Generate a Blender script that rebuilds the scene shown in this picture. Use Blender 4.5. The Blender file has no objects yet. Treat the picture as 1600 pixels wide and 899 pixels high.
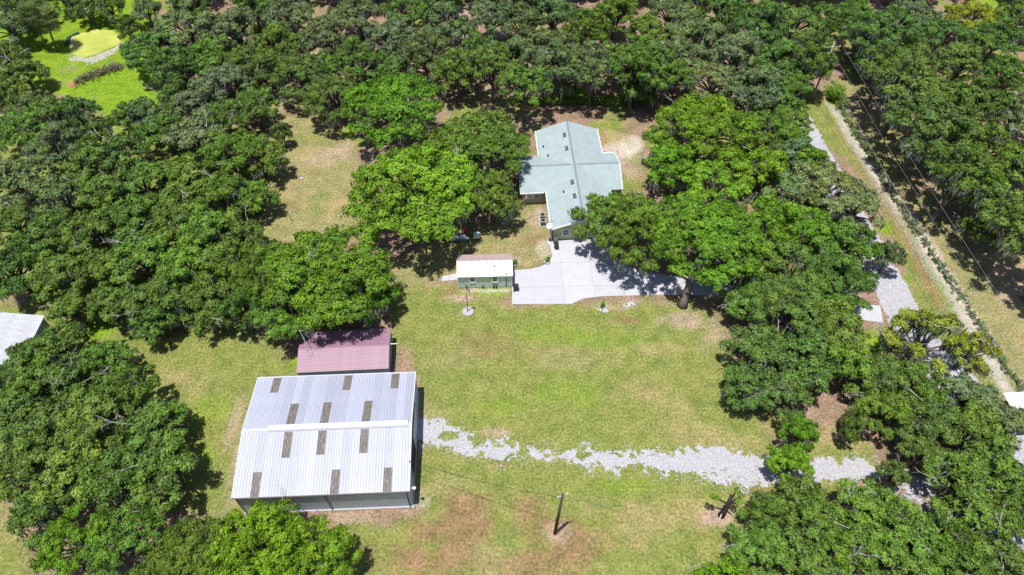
import bpy, bmesh, math, random
import numpy as np
from mathutils import Vector, Matrix, noise as mnoise

SC = bpy.context.scene
COL = SC.collection
R = math.radians

# ------------------------------------------------------------------ camera
CAM_H, PITCH, FPX, CX, CY = 75.0, R(51.0), 1081.0, 800.0, 449.5
cam = bpy.data.cameras.new('camera')
cam.sensor_fit = 'HORIZONTAL'
cam.angle = 2 * math.atan(800.0 / FPX)
cam.clip_start, cam.clip_end = 0.5, 6000
camo = bpy.data.objects.new('camera', cam)
COL.objects.link(camo)
camo.location = (0, 0, CAM_H)
camo.rotation_euler = (R(90) - PITCH, 0, 0)
SC.camera = camo

# ------------------------------------------------------------------ sky, sun, exposure
SUN_EL, SUN_FROM = R(81.0), Vector((-0.70, -0.714, 0)).normalized()   # sun stands behind and left of the camera
world = bpy.data.worlds.new('World')
SC.world = world
world.use_nodes = True
wn = world.node_tree
bg = wn.nodes['Background']
sky = wn.nodes.new('ShaderNodeTexSky')
sky.sky_type = 'NISHITA'
sky.sun_disc = False
sky.sun_elevation = SUN_EL
sky.sun_rotation = math.atan2(SUN_FROM.x, SUN_FROM.y)
sky.air_density, sky.dust_density, sky.ozone_density = 1.0, 1.0, 1.0
wn.links.new(sky.outputs[0], bg.inputs[0])
bg.inputs[1].default_value = 0.09
sun = bpy.data.lights.new('sun', 'SUN')
sun.energy, sun.angle, sun.color = 5.0, R(0.53), (1.0, 0.965, 0.90)
suno = bpy.data.objects.new('sun', sun)
COL.objects.link(suno)
sd = Vector((SUN_FROM.x * math.cos(SUN_EL), SUN_FROM.y * math.cos(SUN_EL), math.sin(SUN_EL)))
suno.rotation_euler = sd.to_track_quat('Z', 'Y').to_euler()
suno.location = (-30, -30, 160)
vs = SC.view_settings
vs.view_transform, vs.look, vs.exposure, vs.gamma = 'Standard', 'None', 0.46, 1.0
vs.use_curve_mapping = False
SC.cycles.max_bounces = 6
SC.cycles.diffuse_bounces = 3
SC.cycles.transmission_bounces = 4

# ------------------------------------------------------------------ surveying: where a sight line meets height z
def at(x, y, z=0.0):
    u, v = (x - CX) / FPX, (y - CY) / FPX
    dz = -(math.sin(PITCH) + v * math.cos(PITCH))
    dy = math.cos(PITCH) - v * math.sin(PITCH)
    t = (z - CAM_H) / dz
    return Vector((u * t, dy * t, z))

def mpp(x, y, z=0.0):        # metres per photo pixel there
    v = (y - CY) / FPX
    return (CAM_H - z) / (math.sin(PITCH) + v * math.cos(PITCH)) / FPX

# ------------------------------------------------------------------ materials
def mat(name):
    m = bpy.data.materials.new(name)
    m.use_nodes = True
    nt = m.node_tree
    return m, nt, nt.nodes['Principled BSDF']

def N(nt, typ, **kw):
    n = nt.nodes.new(typ)
    for k, v in kw.items():
        setattr(n, k, v)
    return n

def ramp(nt, fac, stops):
    r = N(nt, 'ShaderNodeValToRGB')
    el = r.color_ramp.elements
    while len(el) < len(stops):
        el.new(0.5)
    for e, (p, c) in zip(el, stops):
        e.position = p
        e.color = (*c, 1)
    nt.links.new(fac, r.inputs[0])
    return r.outputs[0]

def noise_node(nt, scale, detail=4, rough=0.55, coord='Object'):
    tc = N(nt, 'ShaderNodeTexCoord')
    n = N(nt, 'ShaderNodeTexNoise')
    n.inputs['Scale'].default_value = scale
    n.inputs['Detail'].default_value = detail
    n.inputs['Roughness'].default_value = rough
    nt.links.new(tc.outputs[coord], n.inputs['Vector'])
    return n

def mix(nt, fac, a, b, mode='MIX'):
    m = N(nt, 'ShaderNodeMix', data_type='RGBA', blend_type=mode)
    for sock, v in ((m.inputs[0], fac), (m.inputs[6], a), (m.inputs[7], b)):
        if isinstance(v, (int, float)):
            sock.default_value = v
        elif isinstance(v, tuple):
            sock.default_value = (*v, 1) if len(v) == 3 else v
        else:
            nt.links.new(v, sock)
    return m.outputs[2]

def bump(nt, bsdf, height, strength=0.3, dist=0.05):
    b = N(nt, 'ShaderNodeBump')
    b.inputs['Strength'].default_value = strength
    b.inputs['Distance'].default_value = dist
    nt.links.new(height, b.inputs['Height'])
    nt.links.new(b.outputs[0], bsdf.inputs['Normal'])

def plain(name, col, rough=0.6, metal=0.0, var=0.12, scale=3.0, rand=0.0, dirt=None, spec=0.4, rough_var=True):
    """painted / worn surface: base colour with soft uneven wear; rand = spread between pieces"""
    m, nt, b = mat(name)
    n = noise_node(nt, scale, 6, 0.6)
    c2 = tuple(max(0, c * (1 - var * 2)) for c in col) if dirt is None else dirt
    out = ramp(nt, n.outputs['Fac'], [(0.38, col), (0.78, c2)])
    if rand:
        oi = N(nt, 'ShaderNodeObjectInfo')
        mr = N(nt, 'ShaderNodeMapRange')
        mr.inputs[3].default_value = 1 - rand
        mr.inputs[4].default_value = 1 + rand * 0.4
        nt.links.new(oi.outputs['Random'], mr.inputs[0])
        cm = N(nt, 'ShaderNodeCombineColor')
        for i in range(3):
            nt.links.new(mr.outputs[0], cm.inputs[i])
        out = mix(nt, 1.0, out, cm.outputs[0], 'MULTIPLY')
    nt.links.new(out, b.inputs['Base Color'])
    b.inputs['Roughness'].default_value = rough
    b.inputs['Metallic'].default_value = metal
    b.inputs['Specular IOR Level'].default_value = spec
    return m

def leaf_material(name, trans=0.2, gloss=0.25):
    m, nt, b = mat(name)
    oi = N(nt, 'ShaderNodeObjectInfo')
    at_ = N(nt, 'ShaderNodeAttribute', attribute_name='tint')
    mr = N(nt, 'ShaderNodeMapRange')
    mr.inputs[3].default_value, mr.inputs[4].default_value = 0.36, 1.80  # random leaf tone, spread wide to mimic lit sprays and dark gaps
    nt.links.new(at_.outputs['Fac'], mr.inputs[0])
    cm = N(nt, 'ShaderNodeCombineColor')
    for i in range(3):
        nt.links.new(mr.outputs[0], cm.inputs[i])
    base = mix(nt, 1.0, oi.outputs['Color'], cm.outputs[0], 'MULTIPLY')
    # young growth is yellower
    young = mix(nt, 1.0, base, (1.20, 1.14, 0.7, 1), 'MULTIPLY')
    n = noise_node(nt, 0.35, 2)
    f = ramp(nt, n.outputs['Fac'], [(0.42, (0, 0, 0)), (0.68, (0.9, 0.9, 0.9))])
    col = mix(nt, f, base, young)
    nt.links.new(col, b.inputs['Base Color'])
    b.inputs['Roughness'].default_value = 0.6
    b.inputs['Specular IOR Level'].default_value = gloss
    tr = N(nt, 'ShaderNodeBsdfTranslucent')
    tcol = mix(nt, 1.0, col, (1.25, 1.35, 0.55, 1), 'MULTIPLY')
    nt.links.new(tcol, tr.inputs[0])
    ms = N(nt, 'ShaderNodeMixShader')
    ms.inputs[0].default_value = trans
    nt.links.new(b.outputs[0], ms.inputs[1])
    nt.links.new(tr.outputs[0], ms.inputs[2])
    nt.links.new(ms.outputs[0], nt.nodes['Material Output'].inputs[0])
    return m

M = {}
M['leaf'] = leaf_material('leaf')
M['moss'] = plain('spanish moss', (0.23, 0.255, 0.19), 0.95, var=0.2, scale=1.5, spec=0.1)
def bark(name, c1, c2):
    m, nt, b = mat(name)
    n = noise_node(nt, 3.0, 8, 0.7)
    nt.links.new(ramp(nt, n.outputs['Fac'], [(0.3, c1), (0.7, c2)]), b.inputs['Base Color'])
    b.inputs['Roughness'].default_value = 0.95
    b.inputs['Specular IOR Level'].default_value = 0.1
    bump(nt, b, n.outputs['Fac'], 0.6, 0.08)
    return m
M['bark'] = bark('oak bark', (0.065, 0.055, 0.045), (0.19, 0.165, 0.14))
M['deadwood'] = bark('bleached dead wood', (0.26, 0.25, 0.24), (0.46, 0.44, 0.42))
M['darkwood'] = bark('charred wood', (0.018, 0.015, 0.013), (0.07, 0.06, 0.05))
M['pole'] = bark('creosoted pole', (0.045, 0.04, 0.032), (0.11, 0.10, 0.075))
M['plank'] = bark('weathered plank', (0.20, 0.17, 0.14), (0.42, 0.37, 0.32))

def ground_material():
    m, nt, b = mat('ground turf and litter')
    a = N(nt, 'ShaderNodeAttribute', attribute_name='tone')
    n1 = noise_node(nt, 0.55, 6, 0.62)
    n2 = noise_node(nt, 3.2, 8, 0.7)
    n3 = noise_node(nt, 14.0, 4, 0.7)
    c = mix(nt, 1.0, a.outputs['Color'], ramp(nt, n1.outputs['Fac'], [(0.3, (0.70, 0.80, 0.66)), (0.7, (1.30, 1.2, 1.3))]), 'MULTIPLY')
    c = mix(nt, 1.0, c, ramp(nt, n2.outputs['Fac'], [(0.36, (0.52, 0.60, 0.48)), (0.5, (1, 1, 1)), (0.64, (1.50, 1.40, 1.36))]), 'MULTIPLY')
    c = mix(nt, 1.0, c, ramp(nt, n3.outputs['Fac'], [(0.36, (0.62, 0.64, 0.6)), (0.64, (1.38, 1.36, 1.38))]), 'MULTIPLY')
    # thin, dry turf shows through unevenly
    n0 = noise_node(nt, 0.16, 9, 0.68)
    f0 = ramp(nt, n0.outputs['Fac'], [(0.44, (0, 0, 0)), (0.66, (0.55, 0.55, 0.55))])
    c = mix(nt, f0, c, mix(nt, 1.0, c, (1.30, 1.03, 1.3, 1), 'MULTIPLY'))
    # dry straw flecks
    f = ramp(nt, n2.outputs['Fac'], [(0.56, (0, 0, 0)), (0.72, (0.35, 0.35, 0.35))])
    c = mix(nt, f, c, (0.30, 0.25, 0.13, 1))
    nt.links.new(c, b.inputs['Base Color'])
    b.inputs['Roughness'].default_value = 0.95
    b.inputs['Specular IOR Level'].default_value = 0.08
    bump(nt, b, n3.outputs['Fac'], 0.5, 0.08)
    return m
M['ground'] = ground_material()

def gravel_material(name, c1, c2, c3, sc=5.0):
    m, nt, b = mat(name)
    n = noise_node(nt, sc, 6, 0.7)
    tc = N(nt, 'ShaderNodeTexCoord')
    v = N(nt, 'ShaderNodeTexVoronoi')
    v.inputs['Scale'].default_value = 9.0
    nt.links.new(tc.outputs['Object'], v.inputs['Vector'])
    c = ramp(nt, n.outputs['Fac'], [(0.28, c3), (0.45, c1), (0.72, c2)])
    cv = ramp(nt, v.outputs['Color'], [(0.1, (0.72, 0.72, 0.72)), (0.9, (1.15, 1.15, 1.15))])
    nt.links.new(mix(nt, 1.0, c, cv, 'MULTIPLY'), b.inputs['Base Color'])
    b.inputs['Roughness'].default_value = 0.9
    b.inputs['Specular IOR Level'].default_value = 0.15
    bump(nt, b, v.outputs['Distance'], 0.6, 0.04)
    return m
M['gravel'] = gravel_material('white crushed gravel', (0.33, 0.325, 0.35), (0.40, 0.395, 0.425), (0.20, 0.195, 0.18))
M['lane'] = gravel_material('pale lane surface', (0.33, 0.325, 0.355), (0.38, 0.375, 0.41), (0.24, 0.235, 0.24), 1.6)
M['stone'] = plain('gravel stone', (0.38, 0.375, 0.39), 0.9, var=0.15, scale=2.0, spec=0.1)
M['sand'] = gravel_material('pale sand bank', (0.30, 0.285, 0.235), (0.37, 0.355, 0.30), (0.20, 0.20, 0.12), 1.2)
M['concrete'] = plain('driveway concrete', (0.395, 0.395, 0.435), 0.85, var=0.06, scale=0.7, rand=0.05, spec=0.2)
M['joint'] = plain('driveway joint', (0.26, 0.25, 0.25), 0.95, spec=0.1)
M['roof_white'] = plain('weathered white metal roof', (0.335, 0.35, 0.435), 0.5, 0.0, dirt=(0.285, 0.30, 0.385), scale=0.6, rand=0.15, spec=0.5)
M['cap_white'] = plain('white metal ridge cap', (0.50, 0.50, 0.54), 0.5, var=0.05, spec=0.4)
def skylight_material():
    m, nt, b = mat('weathered fibreglass skylight')
    tc = N(nt, 'ShaderNodeTexCoord')
    mp = N(nt, 'ShaderNodeMapping')
    mp.inputs['Scale'].default_value = (7.0, 0.7, 1.0)
    oi = N(nt, 'ShaderNodeObjectInfo')
    av = N(nt, 'ShaderNodeVectorMath', operation='ADD')
    nt.links.new(tc.outputs['Object'], mp.inputs[0])
    sc_ = N(nt, 'ShaderNodeVectorMath', operation='SCALE')
    sc_.inputs[3].default_value = 37.0
    nt.links.new(oi.outputs['Random'], sc_.inputs[0])
    nt.links.new(mp.outputs[0], av.inputs[0])
    nt.links.new(sc_.outputs[0], av.inputs[1])
    n = N(nt, 'ShaderNodeTexNoise')
    n.inputs['Scale'].default_value = 2.2
    n.inputs['Detail'].default_value = 7
    n.inputs['Roughness'].default_value = 0.7
    nt.links.new(av.outputs[0], n.inputs['Vector'])
    c = ramp(nt, n.outputs['Fac'], [(0.34, (0.06, 0.05, 0.045)), (0.55, (0.13, 0.115, 0.105)), (0.70, (0.40, 0.37, 0.36))])
    nt.links.new(c, b.inputs['Base Color'])
    b.inputs['Roughness'].default_value = 0.7
    return m
M['skylight'] = skylight_material()
M['siding_blue'] = plain('blue grey metal siding', (0.40, 0.46, 0.53), 0.5, var=0.08, scale=1.0)
M['trim_brown'] = plain('brown metal trim', (0.10, 0.075, 0.065), 0.5)
M['trim_white'] = plain('white painted trim', (0.76, 0.75, 0.72), 0.55, var=0.06)
M['dark'] = plain('painted interior shade', (0.02, 0.02, 0.02), 0.9)
M['roof_mauve'] = plain('faded mauve metal roof', (0.27, 0.155, 0.21), 0.5, dirt=(0.215, 0.125, 0.165), scale=1.1, rand=0.08)
M['fascia_blue'] = plain('slate blue fascia', (0.21, 0.25, 0.31), 0.5)
M['roof_reddish'] = plain('reddish grey metal roof', (0.38, 0.30, 0.30), 0.6, dirt=(0.28, 0.195, 0.185), scale=2.0, rand=0.06)
M['roof_bright'] = plain('bright white metal roof', (0.53, 0.53, 0.555), 0.45, var=0.04, scale=0.8, rand=0.03, spec=0.5)
M['siding_green'] = plain('sage green clapboard', (0.53, 0.63, 0.54), 0.65, var=0.05, scale=2)
M['siding_yellow'] = plain('pale olive clapboard', (0.46, 0.45, 0.27), 0.65, var=0.05, scale=2)
M['siding_tan'] = plain('tan block wall', (0.34, 0.30, 0.22), 0.75)
def shingle_material():
    m, nt, b = mat('grey green asphalt shingles')
    n = noise_node(nt, 0.8, 5, 0.6)
    n2 = noise_node(nt, 12.0, 3, 0.6)
    c = ramp(nt, n.outputs['Fac'], [(0.3, (0.235, 0.29, 0.305)), (0.7, (0.285, 0.34, 0.355))])
    c = mix(nt, 1.0, c, ramp(nt, n2.outputs['Fac'], [(0.3, (0.86, 0.86, 0.86)), (0.7, (1.14, 1.14, 1.14))]), 'MULTIPLY')
    nt.links.new(c, b.inputs['Base Color'])
    b.inputs['Roughness'].default_value = 0.9
    b.inputs['Specular IOR Level'].default_value = 0.2
    bump(nt, b, n2.outputs['Fac'], 0.4, 0.01)
    return m
M['shingle'] = shingle_material()
M['shingle_cap'] = plain('shingle ridge cap', (0.185, 0.23, 0.24), 0.9, spec=0.2)
M['slate_vent'] = plain('dark roof vent', (0.075, 0.09, 0.115), 0.5)
M['black'] = plain('black plastic', (0.02, 0.02, 0.022), 0.45)
M['grey_metal'] = plain('galvanised metal', (0.36, 0.37, 0.39), 0.45, 0.3)
M['wire'] = plain('aluminium wire', (0.28, 0.28, 0.28), 0.5, 0.3)
M['black_wire'] = plain('black service cable', (0.02, 0.02, 0.02), 0.6)
M['red'] = plain('faded red plastic', (0.42, 0.07, 0.05), 0.5)
M['white'] = plain('white paint', (0.80, 0.80, 0.79), 0.5, var=0.04)
M['terracotta'] = plain('brown bin plastic', (0.09, 0.075, 0.075), 0.5)
M['brick'] = plain('red brown soil', (0.33, 0.15, 0.08), 0.9, spec=0.1)
def glass_material():
    m, nt, b = mat('window glass')
    b.inputs['Base Color'].default_value = (0.045, 0.055, 0.07, 1)
    b.inputs['Roughness'].default_value = 0.06
    b.inputs['Specular IOR Level'].default_value = 0.6
    return m
M['glass'] = glass_material()
def pond_material():
    m, nt, b = mat('duckweed pond')
    n = noise_node(nt, 0.18, 7, 0.6)
    n2 = noise_node(nt, 6.0, 4, 0.7)
    c = ramp(nt, n.outputs['Fac'], [(0.33, (0.27, 0.31, 0.05)), (0.6, (0.40, 0.41, 0.085))])
    c = mix(nt, 1.0, c, ramp(nt, n2.outputs['Fac'], [(0.3, (0.8, 0.8, 0.8)), (0.7, (1.15, 1.15, 1.15))]), 'MULTIPLY')
    nt.links.new(c, b.inputs['Base Color'])
    b.inputs['Roughness'].default_value = 0.55
    return m
M['pond'] = pond_material()
def water_material():
    m, nt, b = mat('open pond water')
    b.inputs['Base Color'].default_value = (0.02, 0.03, 0.035, 1)
    b.inputs['Roughness'].default_value = 0.08
    return m
M['water'] = water_material()
def flag_material():
    m, nt, b = mat('flag cloth')
    au = N(nt, 'ShaderNodeAttribute', attribute_name='fu')
    av = N(nt, 'ShaderNodeAttribute', attribute_name='fv')
    mu = N(nt, 'ShaderNodeMath', operation='MULTIPLY'); mu.inputs[1].default_value = 6.5
    fr = N(nt, 'ShaderNodeMath', operation='FRACT')
    lt = N(nt, 'ShaderNodeMath', operation='LESS_THAN'); lt.inputs[1].default_value = 0.5
    nt.links.new(av.outputs['Fac'], mu.inputs[0]); nt.links.new(mu.outputs[0], fr.inputs[0]); nt.links.new(fr.outputs[0], lt.inputs[0])
    stripes = mix(nt, lt.outputs[0], (0.75, 0.74, 0.72, 1), (0.45, 0.03, 0.045, 1))
    l1 = N(nt, 'ShaderNodeMath', operation='LESS_THAN'); l1.inputs[1].default_value = 0.4
    l2 = N(nt, 'ShaderNodeMath', operation='LESS_THAN'); l2.inputs[1].default_value = 0.54
    nt.links.new(au.outputs['Fac'], l1.inputs[0]); nt.links.new(av.outputs['Fac'], l2.inputs[0])
    an = N(nt, 'ShaderNodeMath', operation='MULTIPLY')
    nt.links.new(l1.outputs[0], an.inputs[0]); nt.links.new(l2.outputs[0], an.inputs[1])
    nt.links.new(mix(nt, an.outputs[0], stripes, (0.02, 0.03, 0.12, 1)), b.inputs['Base Color'])
    b.inputs['Roughness'].default_value = 0.8
    return m
M['flag'] = flag_material()

# ------------------------------------------------------------------ mesh helpers
class MB:
    def __init__(s):
        s.v, s.f = [], []
    def quad(s, a, b, c, d):
        n = len(s.v); s.v += [tuple(a), tuple(b), tuple(c), tuple(d)]; s.f.append((n, n + 1, n + 2, n + 3)); return s
    def poly(s, pts):
        n = len(s.v); s.v += [tuple(p) for p in pts]; s.f.append(tuple(range(n, n + len(pts)))); return s
    def box(s, c, d, rz=0.0):
        n = len(s.v); ca, sa = math.cos(rz), math.sin(rz)
        for k in range(8):
            x, y, z = [(1 if k >> i & 1 else -1) * d[i] / 2 for i in range(3)]
            s.v.append((c[0] + x * ca - y * sa, c[1] + x * sa + y * ca, c[2] + z))
        for f in ((0, 2, 3, 1), (4, 5, 7, 6), (0, 1, 5, 4), (2, 6, 7, 3), (0, 4, 6, 2), (1, 3, 7, 5)):
            s.f.append(tuple(n + i for i in f))
        return s
    def hull(s, lower, upper):
        """prism between two matching rings"""
        k = len(lower); n = len(s.v)
        s.v += [tuple(p) for p in lower] + [tuple(p) for p in upper]
        s.f.append(tuple(range(n + k - 1, n - 1, -1)))
        s.f.append(tuple(range(n + k, n + 2 * k)))
        for i in range(k):
            j = (i + 1) % k
            s.f.append((n + i, n + j, n + k + j, n + k + i))
        return s
    def tube(s, pts, rad, seg=6, cap=True):
        pts = [Vector(p) for p in pts]
        if not hasattr(rad, '__len__'):
            rad = [rad] * len(pts)
        rings = []
        for i, p in enumerate(pts):
            d = (pts[min(i + 1, len(pts) - 1)] - pts[max(i - 1, 0)]).normalized()
            a = d.cross(Vector((0, 0, 1)) if abs(d.z) < 0.9 else Vector((1, 0, 0))).normalized()
            b = d.cross(a)
            n = len(s.v)
            for k in range(seg):
                t = 2 * math.pi * k / seg
                s.v.append(tuple(p + (a * math.cos(t) + b * math.sin(t)) * rad[i]))
            rings.append(n)
        for q in range(len(rings) - 1):
            for k in range(seg):
                k2 = (k + 1) % seg
                s.f.append((rings[q] + k, rings[q] + k2, rings[q + 1] + k2, rings[q + 1] + k))
        if cap:
            s.f.append(tuple(rings[0] + k for k in range(seg - 1, -1, -1)))
            s.f.append(tuple(rings[-1] + k for k in range(seg)))
        return s
    def lathe(s, prof, seg=12, c=(0, 0, 0)):
        rings = []
        for r, z in prof:
            n = len(s.v)
            for k in range(seg):
                t = 2 * math.pi * k / seg
                s.v.append((c[0] + r * math.cos(t), c[1] + r * math.sin(t), c[2] + z))
            rings.append(n)
        for q in range(len(rings) - 1):
            for k in range(seg):
                k2 = (k + 1) % seg
                s.f.append((rings[q] + k, rings[q] + k2, rings[q + 1] + k2, rings[q + 1] + k))
        s.f.append(tuple(rings[0] + k for k in range(seg - 1, -1, -1)))
        s.f.append(tuple(rings[-1] + k for k in range(seg)))
        return s
    def mesh(s, name, m, smooth=False):
        me = bpy.data.meshes.new(name)
        me.from_pydata(s.v, [], s.f)
        me.materials.append(m)
        if smooth:
            me.polygons.foreach_set('use_smooth', [True] * len(me.polygons))
        me.update()
        return me
    def build(s, name, m, parent=None, smooth=False):
        return link(name, s.mesh(name, m, smooth), parent)

def link(name, me, parent=None, loc=None, rot=None, scale=None):
    o = bpy.data.objects.new(name, me)
    COL.objects.link(o)
    if parent is not None:
        o.parent = parent
    if loc is not None: o.location = loc
    if rot is not None: o.rotation_euler = rot
    if scale is not None: o.scale = scale
    return o

def tag(o, label=None, cat=None, group=None, kind=None):
    if label: o['label'] = label
    if cat: o['category'] = cat
    if group: o['group'] = group
    if kind: o['kind'] = kind
    return o

def thing(name, loc, label, cat, rz=0.0, group=None):
    o = bpy.data.objects.new(name, None)
    o.empty_display_size = 0.5
    COL.objects.link(o)
    o.location = loc
    o.rotation_euler = (0, 0, rz)
    return tag(o, label, cat, group)

def np_mesh(name, verts, k, material, attrs=None, smooth=False):
    """verts (n,k,3): n separate k-gons"""
    n = verts.shape[0]
    me = bpy.data.meshes.new(name)
    me.vertices.add(n * k)
    me.vertices.foreach_set('co', verts.reshape(-1).astype(np.float32))
    me.loops.add(n * k)
    me.loops.foreach_set('vertex_index', np.arange(n * k, dtype=np.int32))
    me.polygons.add(n)
    me.polygons.foreach_set('loop_start', np.arange(0, n * k, k, dtype=np.int32))
    for an, av in (attrs or {}).items():
        a = me.attributes.new(an, 'FLOAT', 'POINT')
        a.data.foreach_set('value', np.repeat(av, k).astype(np.float32))
    me.materials.append(material)
    me.update(calc_edges=True)
    return me

# ------------------------------------------------------------------ ground with its zones
def vnoise(x, y, seed=0):
    """smooth value noise on arrays"""
    rs = np.random.RandomState(seed)
    tab = rs.rand(256, 256)
    xi, yi = np.floor(x).astype(int), np.floor(y).astype(int)
    fx, fy = x - xi, y - yi
    fx, fy = fx * fx * (3 - 2 * fx), fy * fy * (3 - 2 * fy)
    g = lambda a, b: tab[a % 256, b % 256]
    return (g(xi, yi) * (1 - fx) + g(xi + 1, yi) * fx) * (1 - fy) + (g(xi, yi + 1) * (1 - fx) + g(xi + 1, yi + 1) * fx) * fy

def fbm(x, y, seed=0, oct=4):
    s, a, t = 0, 1.0, 0
    for i in range(oct):
        s = s + a * vnoise(x * 2 ** i, y * 2 ** i, seed + i); t += a; a *= 0.55
    return s / t

def sdist(X, Y, poly):
    """signed distance, positive inside"""
    P = np.array([(p[0], p[1]) for p in poly]); Q = np.roll(P, -1, 0)
    d = np.full(X.shape, 1e9); ins = np.zeros(X.shape, bool)
    for (ax, ay), (bx, by) in zip(P, Q):
        ex, ey = bx - ax, by - ay
        t = np.clip(((X - ax) * ex + (Y - ay) * ey) / (ex * ex + ey * ey + 1e-9), 0, 1)
        d = np.minimum(d, np.hypot(X - ax - t * ex, Y - ay - t * ey))
        c = ((ay > Y) != (by > Y)) & (X < (bx - ax) * (Y - ay) / (by - ay + 1e-12) + ax)
        ins ^= c
    return np.where(ins, d, -d)

GREEN, LUSH, OLIVE = (0.148, 0.172, 0.048), (0.130, 0.218, 0.015), (0.195, 0.186, 0.082)
BROWN, STRAW, LITTER = (0.190, 0.125, 0.068), (0.26, 0.215, 0.105), (0.205, 0.148, 0.108)
PINK, SAND, SHADE = (0.285, 0.218, 0.168), (0.36, 0.325, 0.27), (0.075, 0.07, 0.035)

def polypx(*pts):
    return [at(x, y) for x, y in pts]

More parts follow.
